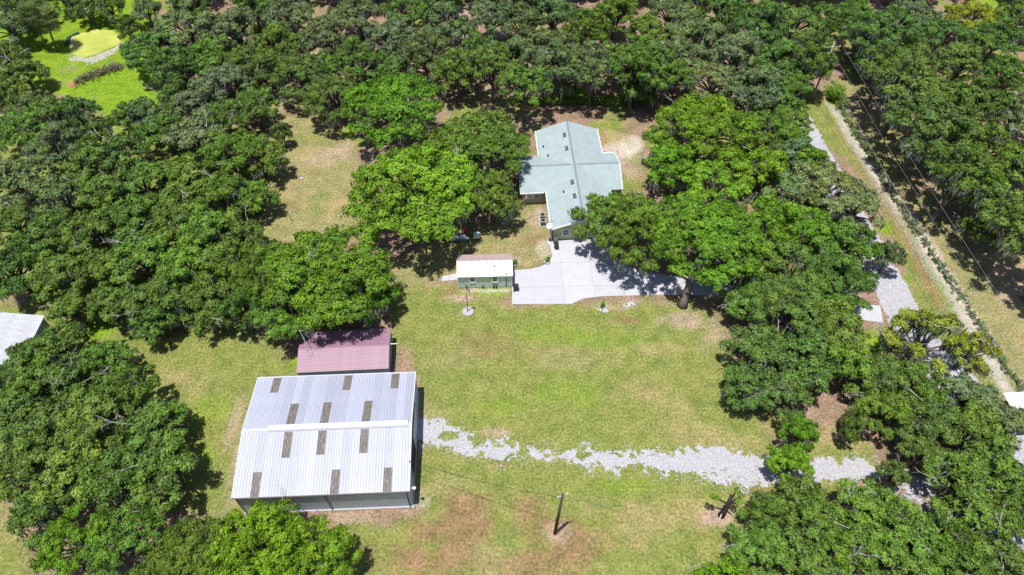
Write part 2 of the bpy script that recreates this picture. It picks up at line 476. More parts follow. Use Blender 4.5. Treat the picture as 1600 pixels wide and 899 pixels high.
def build_ground():
    xi = np.arange(-118, 118.01, 0.6); yi = np.arange(8, 158.01, 0.6)
    ext = np.array([8, 20, 45, 90, 180, 350, 700, 1400.])
    xs = np.concatenate([-118 - ext[::-1], xi, 118 + ext]); ys = np.concatenate([8 - ext[::-1], yi, 158 + ext])
    X, Y = np.meshgrid(xs, ys)
    wob = (fbm(X * 0.22, Y * 0.22, 3) - 0.5)
    wob2 = (fbm(X * 0.8, Y * 0.8, 9) - 0.5)
    C = np.zeros(X.shape + (3,)); C[:] = LITTER
    g = fbm(X * 0.11, Y * 0.11, 21)
    def blend(w, col):
        w = np.clip(w, 0, 1)[..., None]
        C[:] = C * (1 - w) + np.array(col) * w
    blend((g - 0.50) * 5.0, GREEN)
    blend((fbm(X * 0.25, Y * 0.25, 33) - 0.60) * 6, LUSH)
    def zone(poly, col, feather=1.2, amp=3.0, fine=1.2, k=1.0):
        d = sdist(X, Y, poly) + wob * amp + wob2 * fine
        blend(k * (d / feather + 0.5), col)
    def spot(px_, py_, rx, ry, col, k=0.8, amp=0.9):
        c = at(px_, py_)
        d = 1 - np.hypot((X - c.x) / rx, (Y - c.y) / ry) + wob * amp * 1.6 + wob2 * amp
        blend(k * np.clip(d * 1.6, 0, 1), col)
    # open ground
    zone(polypx((-200, 200), (300, 180), (430, 260), (420, 560), (300, 640), (200, 760), (-200, 800)), GREEN, 6.0, 6.0, 3.0, .75)
    zone(polypx((600, 430), (690, 448), (800, 478), (900, 476), (1080, 470), (1130, 520), (1170, 640), (1230, 720), (1330, 740), (1200, 899), (1100, 960), (500, 960), (530, 820), (650, 800), (655, 600), (620, 500)), GREEN)
    zone(polypx((225, 600), (300, 520), (440, 540), (480, 600), (400, 620), (380, 800), (250, 800), (330, 720), (260, 660)), GREEN)
    zone(polypx((600, 420), (700, 370), (790, 330), (830, 305), (852, 310), (862, 380), (860, 405), (800, 425), (720, 440), (640, 450)), OLIVE)
    zone(polypx((420, 180), (520, 180), (560, 250), (560, 380), (400, 380), (380, 300), (430, 250)), OLIVE)
    zone(polypx((-60, 60), (60, -30), (260, -20), (220, 60), (260, 170), (190, 190), (120, 160), (60, 140), (0, 130), (-60, 130)), LUSH)
    zone(polypx((-40, 840), (30, 840), (60, 960), (-60, 960)), GREEN)
    zone(polypx((1262, 140), (1300, 140), (1420, 320), (1560, 560), (1620, 640), (1540, 640), (1440, 480), (1370, 300), (1255, 190)), GREEN, 1.0, 1.0)
    zone(polypx((1330, 90), (1390, 120), (1620, 420), (1700, 640), (1600, 640), (1500, 450), (1400, 280), (1310, 140)), OLIVE, 1.0, 1.0)
    zone(polypx((1250, 690), (1350, 690), (1370, 730), (1250, 740)), GREEN, 1.0, 1.0)
    # wear and dry patches in the main lawn
    for a in ((760, 540, 5, 2.5, BROWN, .45), (700, 560, 4, 2, OLIVE, .6), (660, 640, 4, 2.5, OLIVE, .7), (990, 610, 5, 2.2, STRAW, .35), (905, 560, 6, 2, OLIVE, .6),
              (1060, 640, 4, 4, STRAW, .45), (1130, 690, 5, 2.2, STRAW, .6), (860, 520, 5, 1.6, LUSH, .35), (960, 530, 6, 2, LUSH, .35), (880, 620, 8, 3, LUSH, .35), (790, 640, 5, 2.5, LUSH, .35),
              (1020, 545, 4, 1.0, STRAW, .6), (990, 500, 3, 0.8, BROWN, .7), (1060, 500, 4, 1.6, PINK, .8), (1115, 530, 2.5, 2, PINK, .6), (960, 480, 4, .8, PINK, .6), (940, 478, 2, .6, SAND, .6), (985, 472, 2, .6, SAND, .5),
              (780, 677, 2.2, .8, PINK, .7), (785, 727, 2, .8, BROWN, .7), (700, 830, 7, 4.5, BROWN, .9), (640, 870, 8, 4, BROWN, .9), (730, 790, 4, 2.5, BROWN, .7), (830, 800, 3.2, 4, BROWN, .75), (900, 850, 5, 3.5, BROWN, .9),
              (850, 890, 5, 3, BROWN, .8), (760, 870, 3, 3, OLIVE, .5), (870, 835, 2, 1.4, PINK, .6), (1000, 820, 4, 3, STRAW, .5), (1080, 800, 5, 2.5, STRAW, .4), (930, 790, 4, 1.6, OLIVE, .6), (960, 760, 8, 1.6, LUSH, .4),
              (1125, 810, 2.4, 1.5, PINK, 1), (1190, 770, 2.5, .8, BROWN, .6), (660, 790, 2, 1.5, SAND, .5), (690, 760, 4, 2, OLIVE, .5), (640, 800, 3, .6, PINK, .7), (560, 812, 6, .5, PINK, .7),
              (375, 720, 1.0, 6, PINK, .75), (366, 660, .8, 6, PINK, .6), (300, 600, 5, 3, OLIVE, .5), (330, 640, 3, 3, LUSH, .4), (270, 590, 3, 2, STRAW, .5),
              # yard round cottage and house
              (725, 466, 2.2, .8, PINK, 1), (760, 455, 4.5, .5, SAND, .9), (707, 455, 1.2, .7, BROWN, .8), (835, 345, 1.3, 3.2, PINK, .9), (845, 330, 1.0, 2.6, SAND, .6), (833, 375, 2.5, 1.6, BROWN, .6), (850, 390, 1.2, 1.8, SAND, .6), (790, 365, 3.5, 2, STRAW, .5), (825, 410, 2, .7, STRAW, .6),
              (805, 408, 1.0, 1.0, PINK, .9), (975, 235, 3.5, 3, SAND, 1), (995, 225, 3.0, 2.5, SAND, .9), (980, 265, 2.0, 3.0, PINK, .9), (950, 215, 3, 2, STRAW, .8), (1000, 170, 5, 2.5, LITTER, 1), (860, 170, 8, 2.5, LITTER, .9), (840, 190, 5, 2, PINK, .6),
              (850, 135, 6, 3, STRAW, .8), (930, 160, 8, 2, LITTER, 1), (470, 245, 3.5, 2.5, STRAW, .6), (515, 245, 3.5, 2.2, PINK, .6), (540, 235, 2.5, 3, PINK, .6), (500, 320, 3, 3, GREEN, .5), (440, 290, 2.5, 5, STRAW, .5), (470, 215, 3.5, 1.5, GREEN, .8), (530, 320, 2, 3, STRAW, .5), (460, 320, 3, 2, BROWN, .35),
              (450, 150, 5, 4, PINK, 1), (470, 90, 6, 5, PINK, .9), (660, 110, 6, 4, PINK, .8), (770, 140, 5, 4, PINK, .9), (520, 110, 4, 3, PINK, .8), (740, 20, 6, 5, PINK, .9), (1010, 80, 5, 5, PINK, .9), (930, 80, 5, 5, PINK, .9),
              (110, 108, 3, 2, OLIVE, .6), (150, 85, 5, .8, SAND, .5), (90, 130, 4, 2, STRAW, .3), (160, 200, 6, 3, LUSH, .9), (145, 515, 3, 2.5, LUSH, 1), (180, 440, 3, 2, LUSH, .8), (270, 545, 4, 3, GREEN, .8), (30, 470, 3, 2, LITTER, .9), (1340, 110, 4, 3, LUSH, .9), (1430, 70, 4, 3, LUSH, .9), (1380, 15, 4, 3, LITTER, .9), (1560, 10, 7, 6, LUSH, .9),
              (1275, 150, 2, 3, STRAW, .8), (1560, 400, 6, 9, SHADE, .0), (1590, 440, 5, 8, PINK, .5), (1480, 300, 5, 9, LITTER, .8), (1360, 170, 5, 6, LITTER, .9), (1260, 680, 3, 2, STRAW, .8), (1230, 650, 3, 2, STRAW, .8), (1310, 680, 3, 2, STRAW, .5), (1130, 450, 4, 2.5, LITTER, .6), (1010, 420, 4, 2, PINK, .8), (1030, 400, 3, 1.5, STRAW, .8)):
        spot(*a)
    # tyre track and sandy strip along the fence
    zone(polypx((1300, 190), (1308, 190), (1410, 350), (1480, 480), (1460, 480), (1398, 352)), BROWN, 1.0, .6, .5, .7)
    zone(polypx((1290, 160), (1302, 165), (1445, 360), (1540, 520), (1590, 620), (1570, 620), (1515, 520), (1425, 360), (1340, 245)), SAND, 0.8, 1.2, 1.0, .9)
    ny, nx = X.shape
    co = np.stack([X, Y, (fbm(X * .3, Y * .3, 5) - .5) * 0.0], -1).reshape(-1, 3)
    idx = np.arange(nx * ny).reshape(ny, nx)
    q = np.stack([idx[:-1, :-1], idx[:-1, 1:], idx[1:, 1:], idx[1:, :-1]], -1).reshape(-1, 4)
    me = bpy.data.meshes.new('ground')
    me.vertices.add(len(co)); me.vertices.foreach_set('co', co.reshape(-1).astype(np.float32))
    me.loops.add(q.size); me.loops.foreach_set('vertex_index', q.reshape(-1).astype(np.int32))
    me.polygons.add(len(q)); me.polygons.foreach_set('loop_start', np.arange(0, q.size, 4, dtype=np.int32))
    a = me.attributes.new('tone', 'FLOAT_COLOR', 'POINT')
    a.data.foreach_set('color', np.concatenate([C.reshape(-1, 3), np.ones((len(co), 1))], 1).reshape(-1).astype(np.float32))
    me.materials.append(M['ground'])
    me.update(calc_edges=True)
    return tag(link('ground', me), 'lawn, bare soil and leaf litter covering the whole property', kind='structure')
build_ground()

def ragged(name, polys, material, z, cell, amp, fine, seed, label, thr=0.0, holes=0.0):
    """a loose surface whose edge breaks up into the grass"""
    allp = [p for poly in polys for p in poly]
    x0, x1 = min(p[0] for p in allp) - 2, max(p[0] for p in allp) + 2
    y0, y1 = min(p[1] for p in allp) - 2, max(p[1] for p in allp) + 2
    xs, ys = np.arange(x0, x1, cell), np.arange(y0, y1, cell)
    X, Y = np.meshgrid(xs, ys)
    d = np.max([sdist(X, Y, p) for p in polys], 0)
    d = d + (fbm(X * .35, Y * .35, seed) - .5) * amp + (fbm(X * 1.7, Y * 1.7, seed + 7, 3) - .5) * fine
    if holes:
        d = np.minimum(d, (holes - fbm(X * .5, Y * .9, seed + 20)) * 6)
    keep = d[:-1, :-1] > thr
    ii, jj = np.nonzero(keep)
    ny, nx = X.shape
    rs = np.random.RandomState(seed)
    jx, jy = (rs.rand(ny, nx) - .5) * cell * .7, (rs.rand(ny, nx) - .5) * cell * .7
    co = np.stack([X + jx, Y + jy, np.full(X.shape, z)], -1).reshape(-1, 3)
    idx = np.arange(nx * ny).reshape(ny, nx)
    q = np.stack([idx[ii, jj], idx[ii, jj + 1], idx[ii + 1, jj + 1], idx[ii + 1, jj]], -1)
    used, inv = np.unique(q, return_inverse=True)
    me = bpy.data.meshes.new(name)
    me.from_pydata(co[used].tolist(), [], inv.reshape(-1, 4).tolist())
    me.materials.append(material)
    o = tag(link(name, me), label, kind='structure')
    return o, (X, Y, d)

def stones(name, pts, smin, smax, material, seed, label):
    rs = np.random.RandomState(seed)
    n = len(pts)
    s = smin + (smax - smin) * rs.rand(n) ** 2
    a = rs.rand(n) * 6.283
    base = np.array([(1, 0, 0), (0.1, 0.8, 0), (-0.9, .1, 0), (-.1, -.85, 0), (0.05, 0.05, .62)])
    V = np.zeros((n, 5, 3))
    for k, (bx, by, bz) in enumerate(base):
        j = .75 + .5 * rs.rand(n)
        V[:, k, 0] = pts[:, 0] + s * j * (bx * np.cos(a) - by * np.sin(a))
        V[:, k, 1] = pts[:, 1] + s * j * (bx * np.sin(a) + by * np.cos(a))
        V[:, k, 2] = pts[:, 2] + s * j * bz
    tri = V[:, [[0, 1, 4], [1, 2, 4], [2, 3, 4], [3, 0, 4]], :].reshape(-1, 3, 3)
    me = np_mesh(name, tri, 3, material)
    return tag(link(name, me), label, 'gravel', kind='stuff')

# gravel track from the barn to the lane
W = lambda *p: [Vector((x, y, 0)) for x, y in p]
track = [polypx((650, 656), (690, 664), (745, 688), (800, 690), (812, 700), (808, 716), (780, 722), (735, 712), (690, 706), (655, 696)),
         polypx((860, 708), (905, 703), (985, 708), (1070, 702), (1140, 708), (1225, 718), (1300, 722), (1300, 752), (1215, 756), (1120, 752), (1020, 734), (900, 726)),
         polypx((1290, 724), (1380, 726), (1450, 755), (1520, 800), (1620, 830), (1640, 870), (1500, 830), (1420, 780), (1330, 752), (1290, 752)),
         polypx((805, 706), (870, 709), (880, 714), (808, 711))]
_, (gx, gy, gd) = ragged('gravel_track', track, M['gravel'], 0.006, 0.14, 2.2, 2.4, 5, 'white gravel track from the barn door across the lawn', holes=.66)
rs = np.random.RandomState(4)
sel = np.nonzero((gd > -1.0).ravel())[0]
pr = np.clip(1.0 - np.abs(gd.ravel()[sel] + .1) * 1.1, .05, 1)
sel = sel[rs.rand(len(sel)) < pr * .42]
gp = np.stack([gx.ravel()[sel] + (rs.rand(len(sel)) - .5) * .3, gy.ravel()[sel] + (rs.rand(len(sel)) - .5) * .3, np.zeros(len(sel))], -1)
stones('gravel_stones', gp, .035, .13, M['stone'], 6, 'loose white stones scattered along the gravel track edges')

# paved lane beside the fence
lane = W((46.5, 140), (48.5, 140), (51.6, 100), (53.6, 78), (54.9, 63), (55.4, 54), (57.8, 47), (61, 40), (64, 30), (59, 30), (55, 40), (52.2, 47), (50.4, 54), (50.2, 63), (49.0, 78), (47.8, 100))
ragged('paved_lane', [lane], M['lane'], 0.010, 0.3, .6, .5, 15, 'pale grey paved lane under the trees beside the fence')
# sandy shoulder stones along the fence
n = 5200
t = rs.rand(n); yy = 42 + t * 60; xx = np.interp(yy, [42, 57, 77, 105], [61.6, 60.6, 58.2, 57.0]) + rs.randn(n) * .55
stones('shoulder_stones', np.stack([xx, yy, np.zeros(n)], -1), .03, .11, M['stone'], 8, 'pale stones strewn along the sandy strip beside the overgrown fence')

# concrete driveway in jointed slabs
def slabs(name, poly, lines, label, zt=0.06, gap=0.02):
    base = MB().poly([(p.x, p.y, 0.014) for p in poly]).build(name, M['joint'])
    tag(base, label, kind='structure')
    bm = bmesh.new()
    bm.faces.new([bm.verts.new((p.x, p.y, zt)) for p in poly])
    for p, d in lines:
        nrm = Vector((-d[1], d[0], 0))
        bmesh.ops.bisect_plane(bm, geom=bm.verts[:] + bm.edges[:] + bm.faces[:], plane_co=Vector((p[0], p[1], 0)), plane_no=nrm)
    for f in list(bm.faces):
        if f.calc_area() < 0.05:
            continue
        c = f.calc_center_median(); pts = [v.co.copy() for v in f.verts]
        if f.normal.z < 0: pts.reverse()
        r = max((q - c).length for q in pts)
        top = [c + (q - c) * (1 - gap / max(r, .5)) for q in pts]
        MB().hull([Vector((q.x - c.x, q.y - c.y, -zt + .002)) for q in top], [Vector((q.x - c.x, q.y - c.y, 0)) for q in top]).build('slab', M['concrete'], base).location = c
    bm.free()
    return base
dr = polypx((800, 476), (893, 475.5), (912, 467), (940, 463.5), (1040, 461), (1115, 462), (1180, 473), (1270, 490), (1380, 505), (1375, 478), (1270, 470), (1190, 455), (1118, 440), (1040, 430), (990, 420), (958, 400), (940, 370), (862, 372), (855, 373), (855, 382), (860, 384), (863, 400), (858, 410), (845, 417), (830, 420.5), (800, 423))
ax, ay = (math.cos(R(1.5)), math.sin(R(1.5))), (-math.sin(R(3)), math.cos(R(3)))
j1, j2 = at(834, 450), at(834, 449)
L = [((j1.x + k, j1.y), ay) for k in (0, 4.2, 8.4, 12.6, 17, 21.5, 26, 31, 36, 41, 46)] + [((j1.x, j2.y + k), ax) for k in (0, 4.4, 8.2)]
slabs('concrete_driveway', dr, L, 'pale concrete driveway and turning pad in front of the house')
slabs('cottage_ramp', polypx((686, 434), (716, 427), (716, 438), (690, 440)), [(at(701, 434), ay)], 'short concrete ramp beside the green cottage', .09)

# pond
pond = polypx((104, 62), (112, 55), (128, 52), (150, 46), (178, 48), (190, 58), (187, 68), (170, 76), (150, 84), (128, 91), (112, 84))
MB().poly([(p.x, p.y, .008) for p in pond]).build('pond', M['pond'])
tag(bpy.data.objects['pond'], 'still pond covered in yellow-green duckweed', kind='structure')
wat = polypx((100, 72), (104, 58), (122, 50), (126, 53), (112, 58), (108, 74))
tag(MB().poly([(p.x, p.y, .014) for p in wat]).build('open_water', M['water']), 'dark open water at the pond edge', kind='structure')
ragged('pond_bank', [polypx((103, 93), (120, 88), (130, 92), (150, 87), (172, 77), (190, 68), (192, 71), (178, 84), (150, 97), (135, 101), (132, 97), (112, 97))], M['sand'], .02, .3, 1.2, 1.0, 44, 'pale sandy bank along the near side of the pond')

# ------------------------------------------------------------------ buildings
def ribbed_panel(w, l, rib=.035, nr=3, th=.004):
    """metal sheet in local x (width) and y (up the slope) with upstanding ribs"""
    prof = []
    for k in range(nr):
        x = w * k / nr
        prof += [(x, 0), (x + .025, rib), (x + .065, rib), (x + .09, 0)]
    prof.append((w - .004, 0))
    m = MB()
    for (xa, za), (xb, zb) in zip(prof[:-1], prof[1:]):
        m.quad((xa, 0, za), (xb, 0, zb), (xb, l, zb), (xa, l, za))
    m.quad((0, 0, -.03), (w - .004, 0, -.03), (w - .004, 0, 0), (0, 0, 0))
    return m

def ribbed_wall(name, w, h, material, parent, loc, rz, pitch=.3, depth=.035):
    """corrugated siding standing in local x-z, facing -y"""
    m = MB(); x = 0
    while x < w - 1e-6:
        e = min(x + pitch, w)
        xs = [(x, 0), (x + pitch * .6, 0), (x + pitch * .7, -depth), (x + pitch * .9, -depth), (x + pitch, 0)]
        xs = [(min(a, e), b) for a, b in xs]
        for (xa, ya), (xb, yb) in zip(xs[:-1], xs[1:]):
            if xb - xa > 1e-6:
                m.quad((xa, ya, 0), (xb, yb, 0), (xb, yb, h), (xa, ya, h))
        x = e
    o = m.build(name, material, parent)
    o.location = loc; o.rotation_euler = (0, 0, rz)
    return o

def window(parent, cx, y, cz, w, h, rz=0.0, trim=M['trim_white'], t=.11, bars=True):
    """window in the x-z plane facing -y of its parent"""
    f = MB()
    f.box((0, -.02, h / 2 + t / 2), (w + 2 * t, .07, t)).box((0, -.02, -h / 2 - t / 2), (w + 2 * t, .09, t))
    f.box((-w / 2 - t / 2, -.02, 0), (t, .066, h)).box((w / 2 + t / 2, -.02, 0), (t, .066, h))
    if bars:
        f.box((0, -.012, 0), (w, .05, .05))
    o = f.build('window', trim, parent)
    o.location = (cx, y, cz); o.rotation_euler = (0, 0, rz)
    MB().box((0, .0, h / 4 + .01), (w, .02, h / 2 - .03)).build('pane', M['glass'], o)
    MB().box((0, .0, -h / 4 - .01), (w, .02, h / 2 - .03)).build('pane', M['glass'], o)
    return o

def gable_roof_panels(parent, w, half, ze, zr, npan, material, over=.0, mesh_name='roof_panel', nr=3, mats=None):
    """ribs run down the slope; local x along the ridge, centred"""
    L = math.hypot(half, zr - ze); ang = math.atan2(zr - ze, half); pw = w / npan
    for side in (0, 1):
        me = ribbed_panel(pw, L, nr=nr).mesh(mesh_name, mats[side] if mats else material)
        for k in range(npan):
            if side == 0:
                link('roof_panel', me, parent, (-w / 2 + k * pw, -half, ze), (ang, 0, 0))
            else:
                link('roof_panel', me, parent, (w / 2 - k * pw, half, ze), (ang, 0, math.pi))
    return L, ang, pw

# --- metal barn
bw, bh, ze, zr = 18.6, 7.38, 4.45, 5.62
barn = thing('metal_barn', (-20.5, 36.35, 0), 'large white-roofed metal barn with patched skylights and blue-grey siding', 'barn', R(2.4))
BL, BA, BP = gable_roof_panels(barn, bw, bh, ze, zr, 20, M['roof_white'])
def skylight(col, side, s0, s1):
    me = ribbed_panel(BP * .98, s1 - s0).mesh('skylight_panel', M['skylight'])
    if side == 0:
        o = link('skylight_panel', me, barn, (-bw / 2 + col * BP, -bh + s0 * math.cos(BA), ze + s0 * math.sin(BA) + .018), (BA, 0, 0))
    else:
        o = link('skylight_panel', me, barn, (-bw / 2 + (col + 1) * BP, bh - s0 * math.cos(BA), ze + s0 * math.sin(BA) + .018), (BA, 0, math.pi))
for c in (2, 11, 17):
    skylight(c, 0, .02, 2.6 if c != 2 else 2.65); skylight(c, 1, .15, 2.35)
for c in (5, 9, 14):
    skylight(c, 0, 4.1 if c == 5 else 4.3, 7.0); skylight(c, 1, 4.1, 7.0)
cap = MB()
for s in (-1, 1):
    cap.quad((-bw / 2, s * .28, zr - .005), (bw / 2, s * .28, zr - .005), (bw / 2, 0, zr + .06), (-bw / 2, 0, zr + .06))
cap.build('ridge_cap', M['roof_white'], barn)
vent = MB()
vx0, vx1 = -bw / 2 + .155 * bw, bw / 2 - .35
vent.hull([(vx0, -.42, zr), (vx1, -.42, zr), (vx1, .42, zr), (vx0, .42, zr)], [(vx0, -.30, zr + .22), (vx1, -.30, zr + .22), (vx1, .30, zr + .22), (vx0, .30, zr + .22)])
vent.build('ridge_vent', M['cap_white'], barn)
ww, wd = bw / 2 - .12, bh - .14
ribbed_wall('front_wall', 2 * ww, ze - .02, M['siding_blue'], barn, (-ww, -wd, 0), 0)
ribbed_wall('back_wall', 2 * ww, ze - .02, M['siding_blue'], barn, (ww, wd, 0), math.pi)
for s in (1, -1):
    o = ribbed_wall('side_wall', 2 * wd, ze - .03, M['siding_blue'], barn, (s * ww, -wd * s, 0), s * math.pi / 2)
    MB().poly([(s * ww, -wd, ze - .03), (s * ww, wd, ze - .03), (s * ww, 0, zr - .06)]).build('gable_panel', M['siding_blue'], barn)
for s in (-1, 1):
    tr = MB()
    for q in (-1, 1):
        x = s * (bw / 2 + .02)
        tr.hull([(x - .05, q * bh, ze - .14), (x + .05, q * bh, ze - .14), (x + .05, 0, zr - .14), (x - .05, 0, zr - .14)], [(x - .05, q * bh, ze + .06), (x + .05, q * bh, ze + .06), (x + .05, 0, zr + .05), (x - .05, 0, zr + .05)])
    tr.build('rake_trim', M['cap_white'], barn)
MB().box((0, -bh - .055, ze - .07), (bw, .11, .1)).build('gutter', M['trim_brown'], barn)
MB().box((0, bh + .055, ze - .07), (bw, .11, .1)).build('gutter', M['cap_white'], barn)
for x in (-ww + .1, 0.35, ww - .25):
    MB().tube([(x, -bh - .05, ze - .1), (x, -wd - .1, ze - .45), (x, -wd - .1, .1), (x, -wd - .4, .05)], .055, 6).build('downspout', M['trim_brown'], barn)
dd = MB().box((ww + .06, 1.55, 1.9), (.07, 3.9, 3.8)).build('sliding_door', M['siding_blue'], barn)
MB().box((ww + .012, -2.2, 1.9), (.06, 3.4, 3.8)).build('door_shade_panel', M['dark'], barn)  # flat near-black panel paints the shade of the unlit doorway
MB().box((ww + .12, -.2, 3.95), (.09, 7.6, .14)).build('door_track', M['trim_brown'], barn)
lamp = MB().tube([(ww, -wd + .35, ze - .5), (ww + .55, -wd + .35, ze - .3)], .035).build('lamp_arm', M['white'], barn)
MB().lathe([(.05, .16), (.17, .04), (.19, 0.0), (.12, -.1)], 10, (ww + .6, -wd + .35, ze - .36)).build('lamp_head', M['white'], lamp)
MB().tube([(ww + .1, -4.4, .1), (ww + .1, -4.4, 5.6)], .05).build('service_mast', M['grey_metal'], barn)
MB().box((ww + .1, -4.4, 1.7), (.16, .45, .7)).build('meter_box', M['grey_metal'], barn)
MB().box((0, 0, .05), (2 * ww + .3, 2 * wd + .3, .1)).build('slab_footing', M['concrete'], barn)

# --- mauve roofed open shed behind the barn
sw, sh, se, sr = 11.25, 3.05, 2.6, 3.35
shed = thing('pole_shed', (-20.95, 48.55, 0), 'low open-fronted shed with faded mauve metal roof behind the barn', 'shed', R(3.2))
SL = math.hypot(sh, sr - se); SA = math.atan2(sr - se, sh)
nco = 13
pw = SL / nco
strip = MB()
strip.quad((0, 0, 0), (sw, 0, 0), (sw, pw - .05, 0), (0, pw - .05, 0)).quad((0, pw - .05, 0), (sw, pw - .05, 0), (sw, pw - .04, .035), (0, pw - .04, .035)).quad((0, pw - .04, .035), (sw, pw - .04, .035), (sw, pw, .035), (0, pw, .035)).quad((0, pw, .035), (sw, pw, .035), (sw, pw + .008, 0), (0, pw + .008, 0))
sme = strip.mesh('roof_course', M['roof_mauve'])
for k in range(nco):
    y = -sh + k * pw * math.cos(SA); z = se + k * pw * math.sin(SA)
    link('roof_course', sme, shed, (-sw / 2, y, z), (SA, 0, 0))
    link('roof_course', sme, shed, (sw / 2, -y, z), (SA, 0, math.pi))
MB().hull([(-sw / 2, -.12, sr - .01), (sw / 2, -.12, sr - .01), (sw / 2, .12, sr - .01), (-sw / 2, .12, sr - .01)], [(-sw / 2, -.02, sr + .06), (sw / 2, -.02, sr + .06), (sw / 2, .02, sr + .06), (-sw / 2, .02, sr + .06)]).build('ridge_cap', M['roof_mauve'], shed)
MB().box((.05, -sh + .03, se - .50), (sw - .1, .05, .88)).build('front_header', M['fascia_blue'], shed)
MB().box((.05, -sh + .01, se - .97), (sw - .06, .08, .09)).build('header_trim', M['trim_white'], shed)
ribbed_wall('back_wall', sw - .3, se - .05, M['fascia_blue'], shed, (sw / 2 - .15, sh - .15, 0), math.pi)
for s in (-1, 1):
    ribbed_wall('side_wall', 2 * sh - .3, se - .05, M['fascia_blue'], shed, (s * (sw / 2 - .15), -(sh - .15) * s, 0), s * math.pi / 2)
    MB().poly([(s * (sw / 2 - .15), -sh + .15, se - .05), (s * (sw / 2 - .15), sh - .15, se - .05), (s * (sw / 2 - .15), 0, sr - .03)]).build('gable_panel', M['fascia_blue'], shed)
for x in np.linspace(-sw / 2 + .2, sw / 2 - .2, 5):
    MB().box((x, -sh + .22, se / 2), (.13, .13, se)).build('post', M['plank'], shed)
MB().tube([(sw / 2 + .02, .4, 2.9), (sw / 2 + .9, .4, 2.85)], .05).build('drain_pipe', M['white'], shed)

# --- sage green cottage
cw, ch, ce, cr = 7.7, 2.05, 2.55, 3.42
cot = thing('green_cottage', (-3.78, 62.62, 0), 'small sage green cottage with white metal roof beside the driveway', 'cottage', R(1.9))
gable_roof_panels(cot, cw, ch, ce, cr, 8, M['roof_bright'], mats=(M['roof_bright'], M['roof_reddish']))  # rear slope panels darker and redder than the front ones
MB().hull([(-cw / 2, -.16, cr - .02), (cw / 2, -.16, cr - .02), (cw / 2, .16, cr - .02), (-cw / 2, .16, cr - .02)], [(-cw / 2, -.02, cr + .07), (cw / 2, -.02, cr + .07), (cw / 2, .02, cr + .07), (-cw / 2, .02, cr + .07)]).build('ridge_cap', M['cap_white'], cot)
def clap_wall(name, w, h, material, parent, loc, rz, course=.2):
    """lapped boards, each board its own piece; facing -y"""
    k = 0; z = 0
    base = MB().quad((0, .03, 0), (w, .03, 0), (w, .03, h), (0, .03, h)).build(name, material, parent)
    base.location = loc; base.rotation_euler = (0, 0, rz)
    n = int(h / course)
    bme = MB().hull([(0, -.022, 0), (w, -.022, 0), (w, .02, 0), (0, .02, 0)], [(0, -.004, course - .003), (w, -.004, course - .003), (w, .02, course - .003), (0, .02, course - .003)]).mesh('board', material)
    for i in range(n):
        link('board', bme, base, (0, 0, i * course))
    return base
cx2, cy2 = cw / 2 - .16, ch - .17
clap_wall('front_wall', 2 * cx2, ce, M['siding_green'], cot, (-cx2, -cy2, .12), 0)
clap_wall('back_wall', 2 * cx2, ce, M['siding_green'], cot, (cx2, cy2, .12), math.pi)
for s in (1, -1):
    clap_wall('side_wall', 2 * cy2, ce, M['siding_green'], cot, (s * cx2, -cy2 * s, .12), s * math.pi / 2)
    MB().poly([(s * cx2, -cy2, ce), (s * cx2, cy2, ce), (s * cx2, 0, cr - .05)]).build('gable_panel', M['siding_green'], cot)
    for q in (-1, 1):
        MB().box((s * cx2, q * cy2, ce / 2 + .06), (.13, .13, ce)).build('corner_board', M['trim_white'], cot)
window(cot, -1.72, -cy2 - .03, 1.75, .62, .95, t=.13)
window(cot, 1.35, -cy2 - .03, 1.75, .62, .95, t=.13)
MB().tube([(2.9, -cy2 - .09, .1), (2.9, -cy2 - .09, ce + .2), (2.9, -cy2 + .1, ce + 1.5)], .045).build('conduit_pipe', M['trim_brown'], cot)
MB().lathe([(.09, 0), (.09, .22), (.13, .23), (.13, .3)], 8, (1.3, -.75, cr - .36)).build('roof_vent', M['grey_metal'], cot)
MB().lathe([(.07, 0), (.07, .2), (.1, .21), (.1, .26)], 8, (3.35, -1.6, ce + .15)).build('roof_vent', M['white'], cot)
MB().box((0, 0, .07), (2 * cx2 - .1, 2 * cy2 - .1, .14)).build('foundation', M['joint'], cot)
for x in (-.3, 1.2, 1.55):
    MB().box((x, -cy2 - .16, .28), (.2, .2, .45)).build('utility_box', M['black'], cot)

# --- main house
hw_, he, hr = 5.1, 2.75, 4.45
house = thing('ranch_house', (10.25, 69.55, 0), 'long ranch house with grey-green shingle roof and olive siding', 'house', R(3.3))
HL = 22.6
def roof_slab(m, a, b, c, d, th=.16):
    up = [Vector(p) for p in (a, b, c, d)]
    m.hull([p - Vector((0, 0, th)) for p in up], up)
mr = MB()
roof_slab(mr, (0, 0, hr), (0, 8.0, hr), (-4.65, 8.0, he), (-4.65, 0, he))
roof_slab(mr, (0, 8.0, hr), (0, HL, hr), (-hw_, HL, he - .16), (-hw_, 8.0, he - .16))
roof_slab(mr, (0, HL, hr), (0, 0, hr), (hw_, 0, he - .16), (hw_, HL, he - .16))
mr.build('roof', M['shingle'], house)
cr_ = MB(); wy, wh, wz = 12.15, 4.25, 4.28
for s in (-1, 1):
    a, b = (-8.6, wy, wz), (7.0, wy, wz)
    c, d = (7.0, wy + s * wh, he - .14), (-8.6, wy + s * wh, he - .14)
    roof_slab(cr_, *( (a, b, c, d) if s < 0 else (b, a, d, c)))
cr_.build('cross_roof', M['shingle'], house)
